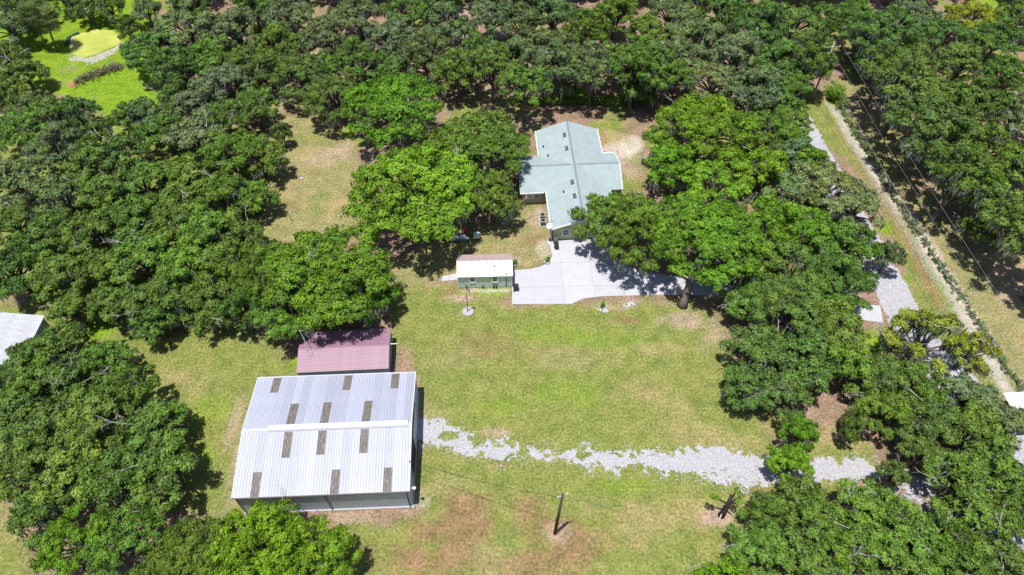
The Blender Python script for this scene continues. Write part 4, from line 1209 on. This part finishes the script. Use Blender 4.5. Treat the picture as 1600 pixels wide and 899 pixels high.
VAR = {'S': [oak_variant(101 + k, 3.9, 7.6, dead=1, moss=14) for k in range(4)],
       'M': [oak_variant(201 + k, 5.8, 10.2, dead=1, moss=34) for k in range(5)],
       'T': [oak_variant(501 + k, 5.6, 13.5, dead=1, moss=40, hcf=.56) for k in range(3)],
       'L': [oak_variant(301 + k, 8.0, 12.6, dead=2, moss=46) for k in range(5)],
       'X': [oak_variant(401 + k, 5.4, 10.0, gap=.45, dead=6, moss=70, lobes=15, clump_n=115) for k in range(2)]}

KIND = {'d': (GRN_DARK, 'dark green live oak'), 'm': (GRN_MID, 'mid green live oak'), 'b': (GRN_BRIGHT, 'bright green full-crowned oak'),
        'g': (GRN_GREY, 'grey-green mossy live oak'), 'y': (GRN_YEL, 'sparse yellow-green oak')}  # the grey-green also paints distance haze into the far northern crowns
PLACE = {'pond': 'beside the duckweed pond', 'west': 'in the grove around the rusty-roofed outbuilding', 'southwest': 'in the thicket beside the white barn wall',
         'north': 'in the grove behind the ranch house hedge', 'northwest': 'between the bright pond meadow and back lawn', 'east': 'in the woods beyond the roadside power line',
         'lane': 'between the lawn and the paved lane', 'south': 'in the wood along the gravel track end', 'verge': 'between the paved lane and the wire fence', 'yard': 'in the yard around the ranch house'}
rt = random.Random(9)
counter = {}
def oak(x, y, rpx, kind, place, size=None, label=None, var=None, hs=1.0, base=False):
    zc = 6.0
    r = rpx * mpp(x, y, zc) * (1.07 if place in ('west', 'north', 'northwest', 'southwest') and not label else 1.0)
    s = size or ('S' if r < 4.6 else 'M' if r < 7.0 else 'L')
    v = VAR[s][var % len(VAR[s]) if var is not None else rt.randrange(len(VAR[s]))]
    sc = r / v['R']
    szz = hs * min(1.25, max(.8, .5 + .5 * sc)) * rt.uniform(.93, 1.07)
    zc = v['zc'] * szz
    p = at(x, y, 0 if base else zc)
    col, txt = KIND[kind]
    wh_ = PLACE[place]
    if place == 'west':
        wh_ = ('along the hidden edge of the pond meadow' if y < 215 else 'on the west side of the back lawn' if x > 320 and y < 330 else 'touching the rusty-roofed outbuilding' if x < 140 and y > 400 else
               'shading the grass west of the mauve shed' if x > 190 and y > 395 else 'deep inside the grove north of the outbuilding' if x < 190 else 'in the middle of the west grove')
    elif place == 'southwest':
        wh_ = 'south of the rusty-roofed outbuilding' if x < 100 else 'beside the lawn strip west of the barn' if x > 170 else PLACE[place]
    elif place == 'north':
        wh_ = 'north of the back lawn' if x < 590 else 'north of the house behind the hedge' if x < 1020 else 'beside the head of the paved lane'
    elif place == 'east':
        wh_ = 'along the far edge of the roadside woods' if y < 75 else 'overhanging the power lines' if x < 1480 else PLACE[place]
    elif place == 'lane':
        wh_ = 'arching over the upper paved lane' if y < 370 else 'edging the main lawn' if x < 1240 else 'beside the lower paved lane'
    elif place == 'south':
        wh_ = 'south of the gravel track' if y > 770 else 'hiding the gravel track end'
    txt = {'S': 'small ', 'M': '', 'L': 'large ', 'X': '', 'T': 'tall '}[s] + txt
    lab = label or (txt + ' ' + wh_)
    o = thing('live_oak', (p.x, p.y, 0), lab, 'tree', rt.uniform(0, 6.283), None if label else txt + 's ' + wh_)
    o.scale = (sc, sc, szz)
    f = [rt.uniform(.86, 1.16), 1.0, rt.uniform(.85, 1.2)]; g = rt.uniform(.84, 1.14)
    for nm, me in [('trunk', v['trunk']), ('branches', v['branches']), ('crown', v['crown']), ('spanish_moss', v['moss'])] + [('bare_branch', q) for q in v['dead']]:
        if me is None: continue
        c = link(nm, me, o)
        if nm == 'crown': c.color = (col[0] * f[0] * g, col[1] * f[1] * g, col[2] * f[2] * g, 1)
        if nm in ('spanish_moss', 'branches'): c['kind'] = 'stuff'
    return o

TREES = {
 'pond': [(12, 40, 38, 'g'), (30, 8, 36, 'd'), (8, 85, 30, 'd'), (38, 112, 36, 'd'), (8, 150, 30, 'd'), (128, 6, 26, 'd'), (168, 8, 26, 'd'), (100, 2, 18, 'm'), (201, 42, 22, 'd'), (226, 14, 26, 'g'), (55, 165, 30, 'g'), (-20, 120, 34, 'd')],
 'northwest': [(236, 78, 44, 'd'), (290, 45, 50, 'g'), (275, 108, 44, 'd'), (330, 90, 46, 'd'), (300, 8, 40, 'd'), (345, 130, 44, 'g'), (365, 45, 46, 'g'), (395, 105, 42, 'd'), (352, 185, 34, 'd'), (300, 160, 36, 'g'), (400, 165, 36, 'd'), (440, 205, 16, 'd'), (272, 150, 30, 'd')],
 'west': [(85, 178, 36, 'd'), (118, 172, 30, 'd'), (150, 205, 22, 'd'), (196, 182, 28, 'd'), (228, 180, 30, 'g'), (30, 205, 42, 'd'), (85, 230, 44, 'g'), (140, 250, 42, 'd'), (190, 235, 40, 'd'), (255, 205, 38, 'd'), (305, 215, 42, 'g'), (360, 235, 44, 'm'), (405, 240, 40, 'm'),
          (22, 280, 44, 'g'), (95, 300, 44, 'g'), (165, 300, 42, 'd'), (225, 285, 44, 'd'), (285, 275, 42, 'm'), (345, 300, 46, 'm'), (395, 305, 34, 'm'), (20, 350, 42, 'd'), (75, 365, 44, 'd'), (140, 360, 42, 'd'), (205, 345, 44, 'd'), (270, 345, 46, 'm'), (325, 360, 44, 'm'), (375, 365, 36, 'd'),
          (25, 425, 44, 'd'), (90, 430, 46, 'd'), (150, 420, 42, 'd'), (215, 405, 46, 'm'), (290, 415, 48, 'm'), (345, 420, 44, 'm'), (255, 460, 46, 'm'), (205, 475, 40, 'd'), (318, 475, 42, 'd'), (110, 482, 34, 'm'), (240, 500, 36, 'd'), (165, 470, 30, 'd')],
 'southwest': [(85, 545, 46, 'd'), (45, 560, 34, 'd'), (50, 600, 42, 'd'), (8, 600, 34, 'd'), (170, 560, 36, 'm'), (118, 590, 42, 'd'), (195, 610, 46, 'm'), (20, 650, 44, 'd'), (75, 660, 52, 'd'), (145, 655, 52, 'd'), (30, 735, 52, 'd'), (110, 740, 56, 'm'), (185, 745, 60, 'd'), (245, 665, 56, 'd'), (255, 740, 58, 'd'), (60, 800, 44, 'd')],
 'north': [(450, 20, 40, 'g'), (430, 70, 42, 'd'), (470, 115, 46, 'd'), (510, 55, 42, 'g'), (520, 150, 46, 'd'), (560, 20, 40, 'g'), (555, 95, 42, 'd'), (610, 60, 42, 'g'), (640, 15, 40, 'd'), (605, 110, 34, 'd'), (665, 85, 42, 'g'), (700, 40, 42, 'g'), (715, 110, 42, 'd'), (745, 75, 36, 'd'), (770, 25, 40, 'g'), (800, 85, 42, 'g'), (815, 35, 40, 'g'),
           (850, 75, 42, 'g'), (865, 20, 40, 'g'), (900, 100, 42, 'g'), (915, 45, 40, 'm'), (960, 20, 42, 'm'), (975, 95, 46, 'm'), (1010, 50, 34, 'm'), (1050, 20, 40, 'g'), (1050, 100, 46, 'g'), (1095, 60, 44, 'g'), (1130, 15, 42, 'd'), (1150, 85, 46, 'g'), (1190, 40, 44, 'd'), (1110, 125, 40, 'g'), (395, 12, 36, 'd'), (1215, 95, 44, 'd'), (1245, 35, 42, 'd'), (1255, 105, 40, 'm'), (1235, 190, 34, 'd'), (1180, 135, 46, 'g'), (1225, 150, 42, 'd'), (1000, 130, 36, 'd')],
 'east': [(1300, 30, 40, 'd'), (1345, 55, 40, 'm'), (1390, 40, 42, 'd'), (1375, 95, 40, 'd'), (1430, 25, 40, 'g'), (1475, 55, 42, 'd'), (1520, 25, 40, 'y', 'M'), (1560, 60, 42, 'd'), (1590, 25, 38, 'd'), (1420, 105, 46, 'd'), (1500, 100, 46, 'd'), (1570, 120, 46, 'd'), (1520, 165, 60, 'd'), (1480, 215, 56, 'd'), (1590, 180, 46, 'g'), (1545, 235, 56, 'm'), (1525, 300, 48, 'b'), (1590, 260, 44, 'm'), (1600, 330, 50, 'd'), (1340, 15, 26, 'm'), (1540, 360, 36, 'd')],
 'lane': [(1235, 222, 36, 'b'), (1270, 250, 34, 'b'), (1200, 205, 46, 'm'), (1240, 235, 42, 'g'), (1190, 260, 44, 'b'), (1290, 290, 56, 'g'), (1245, 300, 46, 'g'), (1340, 325, 40, 'g'), (1215, 350, 52, 'b'), (1270, 355, 44, 'b'), (1325, 385, 48, 'm'), (1180, 400, 52, 'm'), (1240, 425, 60, 'd'), (1310, 440, 58, 'd'), (1175, 470, 44, 'd'), (1235, 490, 62, 'd'), (1300, 510, 58, 'd'), (1190, 545, 58, 'd'), (1255, 565, 60, 'd'), (1165, 600, 44, 'd'), (1225, 615, 44, 'd'), (1330, 570, 50, 'm')],
 'verge': [(1430, 600, 44, 'm'), (1375, 590, 44, 'd'), (1385, 640, 44, 'm'), (1450, 660, 54, 'd'), (1515, 620, 44, 'g'), (1530, 670, 50, 'm'), (1565, 655, 40, 'g')],
 'south': [(1252, 675, 32, 'b'), (1235, 722, 36, 'b'), (1200, 800, 40, 'm'), (1265, 800, 62, 'm'), (1190, 858, 52, 'm'), (1130, 905, 40, 'b'), (1350, 800, 62, 'm'), (1340, 855, 56, 'm'), (1265, 880, 62, 'd'), (1420, 835, 60, 'm'), (1505, 745, 60, 'm'), (1560, 730, 52, 'm'), (1590, 790, 50, 'm'), (1530, 810, 58, 'm'), (1490, 870, 62, 'm'), (1570, 880, 56, 'd'), (1420, 900, 56, 'd'), (1395, 740, 24, 'd'), (1330, 668, 20, 'd'), (1440, 705, 34, 'd')],
}
for k, x in enumerate(range(-40, 1680, 48)):
    if not 170 < x < 290 and not 1530 < x < 1580:
        TREES['pond' if x < 170 else 'northwest' if x < 420 else 'north' if x < 1280 else 'east'].append((x, -26 - 9 * (k % 3), 32 + 5 * (k % 2), 'dgmdg'[k % 5]))
for place, lst in TREES.items():
    for t_ in lst:
        oak(t_[0], t_[1], t_[2], t_[3], place, t_[4] if len(t_) > 4 else None)
# trees that stand out
oak(615, 165, 78, 'b', 'yard', 'L', 'tall yellow-green oak with bare grey limbs beside the back lawn', 1).children
oak(637, 300, 104, 'b', 'yard', 'L', 'very full bright green round-crowned tree behind the cottage', 0, .95)
oak(752, 225, 78, 'm', 'yard', 'L', 'tall mid green oak leaning over the house roof edge', 2)
oak(775, 310, 50, 'm', 'yard', 'M', 'mid green oak between the cottage yard and house', 1)
oak(690, 235, 46, 'm', 'yard', 'M', 'mid green oak between the two tallest yard trees', 2)
oak(505, 432, 104, 'b', 'yard', 'L', 'broad bright green oak overhanging the mauve-roofed shed', 3)
oak(420, 420, 58, 'm', 'yard', 'L', 'wide dark-shaded oak beside the mauve-roofed shed', 0)
oak(570, 450, 52, 'b', 'yard', 'M', 'round bright oak at the lawn edge above the mauve shed', 3)
oak(445, 485, 56, 'm', 'yard', 'M', 'oak shading the grass behind the mauve-roofed shed', 0)
oak(375, 480, 44, 'd', 'yard', 'M', 'dark oak casting deep shade on the grass west of the mauve shed', 1)
oak(1098, 195, 78, 'b', 'yard', 'L', 'large bright green oak north-east of the house', 2)
oak(995, 362, 70, 'm', 'yard', 'L', 'dark green oak hanging over the house front and driveway', 0)
oak(948, 340, 54, 'm', 'yard', 'M', 'low spreading oak hiding the house front gable', 3)
oak(1118, 292, 60, 'b', 'yard', 'M', 'bright green oak behind the thick leaning driveway oak', 3)
big = oak(1100, 376, 86, 'b', 'yard', 'L', 'big bright green oak with thick leaning trunk beside the driveway', 1)
foot = at(1066, 478)
off = big.location - foot; off.z = 0
big.location = foot; rz_ = -big.rotation_euler.z
loc_ = Vector((off.x * math.cos(rz_) - off.y * math.sin(rz_), off.x * math.sin(rz_) + off.y * math.cos(rz_), 0))
loc_ = Vector((loc_.x / big.scale.x, loc_.y / big.scale.y, .8))
for c in list(big.children):
    if c.name.startswith('trunk'):
        bpy.data.objects.remove(c)
    else:
        c.location = loc_
lt_ = MB().tube([(0, 0, -.1), loc_ * .08 + Vector((0, 0, .8)), loc_ * .35 + Vector((0, 0, 3.2)), loc_ * .62 + Vector((.2, 0, 5.6)), loc_ * .85 + Vector((0, .3, 7.4)), loc_ + Vector((0, 0, 8.6))], [.85, .55, .45, .38, .3, .2], 12)
for e in ((-4, 1, 7.6), (3, 3, 7.8), (2, -4, 7.0), (-3, -4, 8.0), (0, 5, 8.6), (5, -1, 7.2)):
    q = loc_ * .6 + Vector((.2, 0, 5.3)); e = loc_ + Vector(e)
    lt_.tube([q, q.lerp(e, .5) + Vector((0, 0, .5)), e], [.36, .22, .08], 7)
lt_.build('trunk', M['bark'], big, True)
for (bx, by, r_, kd, lb) in ((984, 170, 48, 'm', 'tall oak with pale forked trunk in the litter behind the house'), (921, 166, 42, 'g', 'tall oak growing through the hedge behind the house'), (817, 190, 44, 'd', 'tall dark-trunked oak by the rear corner of the house'),
                             (866, 160, 40, 'g', 'tall mossy oak over the hedge behind the house'), (1030, 175, 42, 'm', 'tall oak between the hedge end and the bright oaks'), (770, 160, 42, 'd', 'tall oak behind the yard trees near the hedge end')):
    oak(bx, by, r_, kd, 'yard', 'T', lb, base=True)
oak(1150, 375, 46, 'm', 'yard', 'M', 'mid green oak above the driveway bend', 2)
oak(1050, 260, 50, 'b', 'yard', 'M', 'bright green oak beside the sandy patch by the house', 1)
oak(1450, 530, 62, 'y', 'verge', 'X', 'half-bare yellow-green tree leaning over the paved lane', 0)
oak(1520, 545, 40, 'y', 'verge', 'X', 'thin yellow-green tree growing through the wire fence', 1)
oak(1390, 400, 24, 'g', 'verge', 'S', 'small grey-green oak on the lane edge', 1)
oak(400, 862, 88, 'b', 'south', 'L', 'bright green oak whose crown overlaps the barn front', 2)
oak(500, 868, 64, 'b', 'south', 'M', 'smaller bright green oak under the barn front downspout', 0)
oak(300, 880, 74, 'm', 'south', 'L', 'broad oak between the barn corner and the thicket', 1)
oak(200, 850, 62, 'm', 'south', 'M', 'oak with forked pale branch at the thicket edge', 2)
oak(120, 850, 62, 'b', 'south', 'M', 'light green oak beside the small sunny clearing', 3)

for (bx, by, r_, lb) in ((1350, 172, 44, 'tall dark oak beside the pale power pole'), (1330, 112, 40, 'tall dark oak behind the pale power pole'), (1248, 150, 34, 'tall dark oak between the grass verge head and the grove'), (1376, 212, 58, 'tall dark oak overhanging the power lines near the far pole'), (1408, 275, 70, 'tallest dark oak shading the ground under the power lines'), (1455, 345, 56, 'tall dark oak whose shade crosses the wire fence'),
                         (1538, 425, 62, 'tall dark oak shading the clearing east of the power lines'), (1600, 470, 62, 'tall dark oak at the clearing edge east of the power lines')):
    oak(bx, by, r_, 'd', 'east', 'T', lb, base=True, hs=1.05)
# palms by the pond
def palm(loc, h, label, seed, lean=(0, 0), n=26, fl=1.9, group=None):
    rs = random.Random(seed)
    p = thing('palm_tree', loc, label, 'palm', rs.uniform(0, 6), group)
    top = Vector((lean[0], lean[1], h))
    MB().tube([(0, 0, -.1), top * .5 + Vector((0, 0, 0)) - Vector((lean[0] * .12, lean[1] * .12, 0)), top], [.24, .17, .19], 8).build('trunk', M['bark'], p, True)
    m = MB()                                         # a fan frond: stalk and split blade
    m.tube([(0, 0, 0), (fl * .5, 0, .12)], .03, 4)
    for k in range(13):
        a = R(-105 + 210 * k / 12)
        c, s = math.cos(a), math.sin(a)
        b0 = Vector((fl * .5, 0, .12)); d = Vector((c, s, 0)); side = Vector((-s, c, 0)) * .09
        mid = b0 + d * fl * .38 + Vector((0, 0, .02)); tip = b0 + d * fl * .72 + Vector((0, 0, -.28))
        m.quad(b0, mid + side + Vector((0, 0, .05)), tip, mid - side)
    me = m.mesh('frond', M['leaf'])
    for k in range(n):
        el = R(rs.uniform(-55, 65))
        f = link('frond', me, p, top, (0, -el, k * 2.4 + rs.uniform(-.3, .3)), (rs.uniform(.8, 1.15),) * 3)
        g = rs.uniform(.8, 1.2); f.color = (.26 * g, .36 * g, .10 * g, 1) if el > -.5 else (.55, .48, .25, 1)
    return p
palm(at(90, 82), 6.2, 'tall fan palm in sunlight standing by the pond', 1, (1.3, .3), 34, 2.6)
palm(at(77, 80), 7.2, 'leaning fan palm behind the sunlit palm by the pond', 2, (-.3, .5), 30, 2.4)
palm(at(46, 50), 8.0, 'fan palm among the dark oaks west of the pond', 3, (.3, .3))
palm(at(1322, 672), 2.6, 'low spiky palmetto beside the gravel track trees', 4, (.1, .1), 22, 1.5)

# broken snag by the track
sg = thing('dead_snag', at(1127, 806), 'broken dark dead tree with a few green sprigs by the gravel track', 'dead tree')
MB().tube([(0, 0, -.1), (.1, .1, 1.2), (.35, .5, 2.6), (.4, .9, 3.6)], [.42, .3, .26, .16], 8).build('trunk', M['darkwood'], sg, True)
for e in ((-1.6, .6, 3.9), (1.5, .7, 4.3), (.9, 1.2, 5.0), (-.7, -.2, 3.0), (1.0, -.3, 2.4)):
    MB().tube([(.3, .4, 2.2), (.3 + (e[0] - .3) * .5, .4 + (e[1] - .4) * .5, 2.4 + (e[2] - 2.2) * .4), e], [.14, .09, .03], 6).build('branch', M['darkwood'], sg)
MB().tube([(-.4, -.6, 0), (-.2, -.2, .6), (.05, .1, 1.3)], [.12, .1, .06], 6).build('split_bark', M['deadwood'], sg)
foliage(sg, 'sprig', [((-1.7, .6, 4.0), .45), ((-1.3, .5, 3.7), .35)], 110, rsg, .14, .26, GRN_BRIGHT)
foliage(sg, 'sprig', [((1.3, .7, 4.2), .4), ((.8, 1.0, 4.6), .4), ((1.1, .2, 3.6), .35)], 70, rsg, .14, .26, GRN_MID)
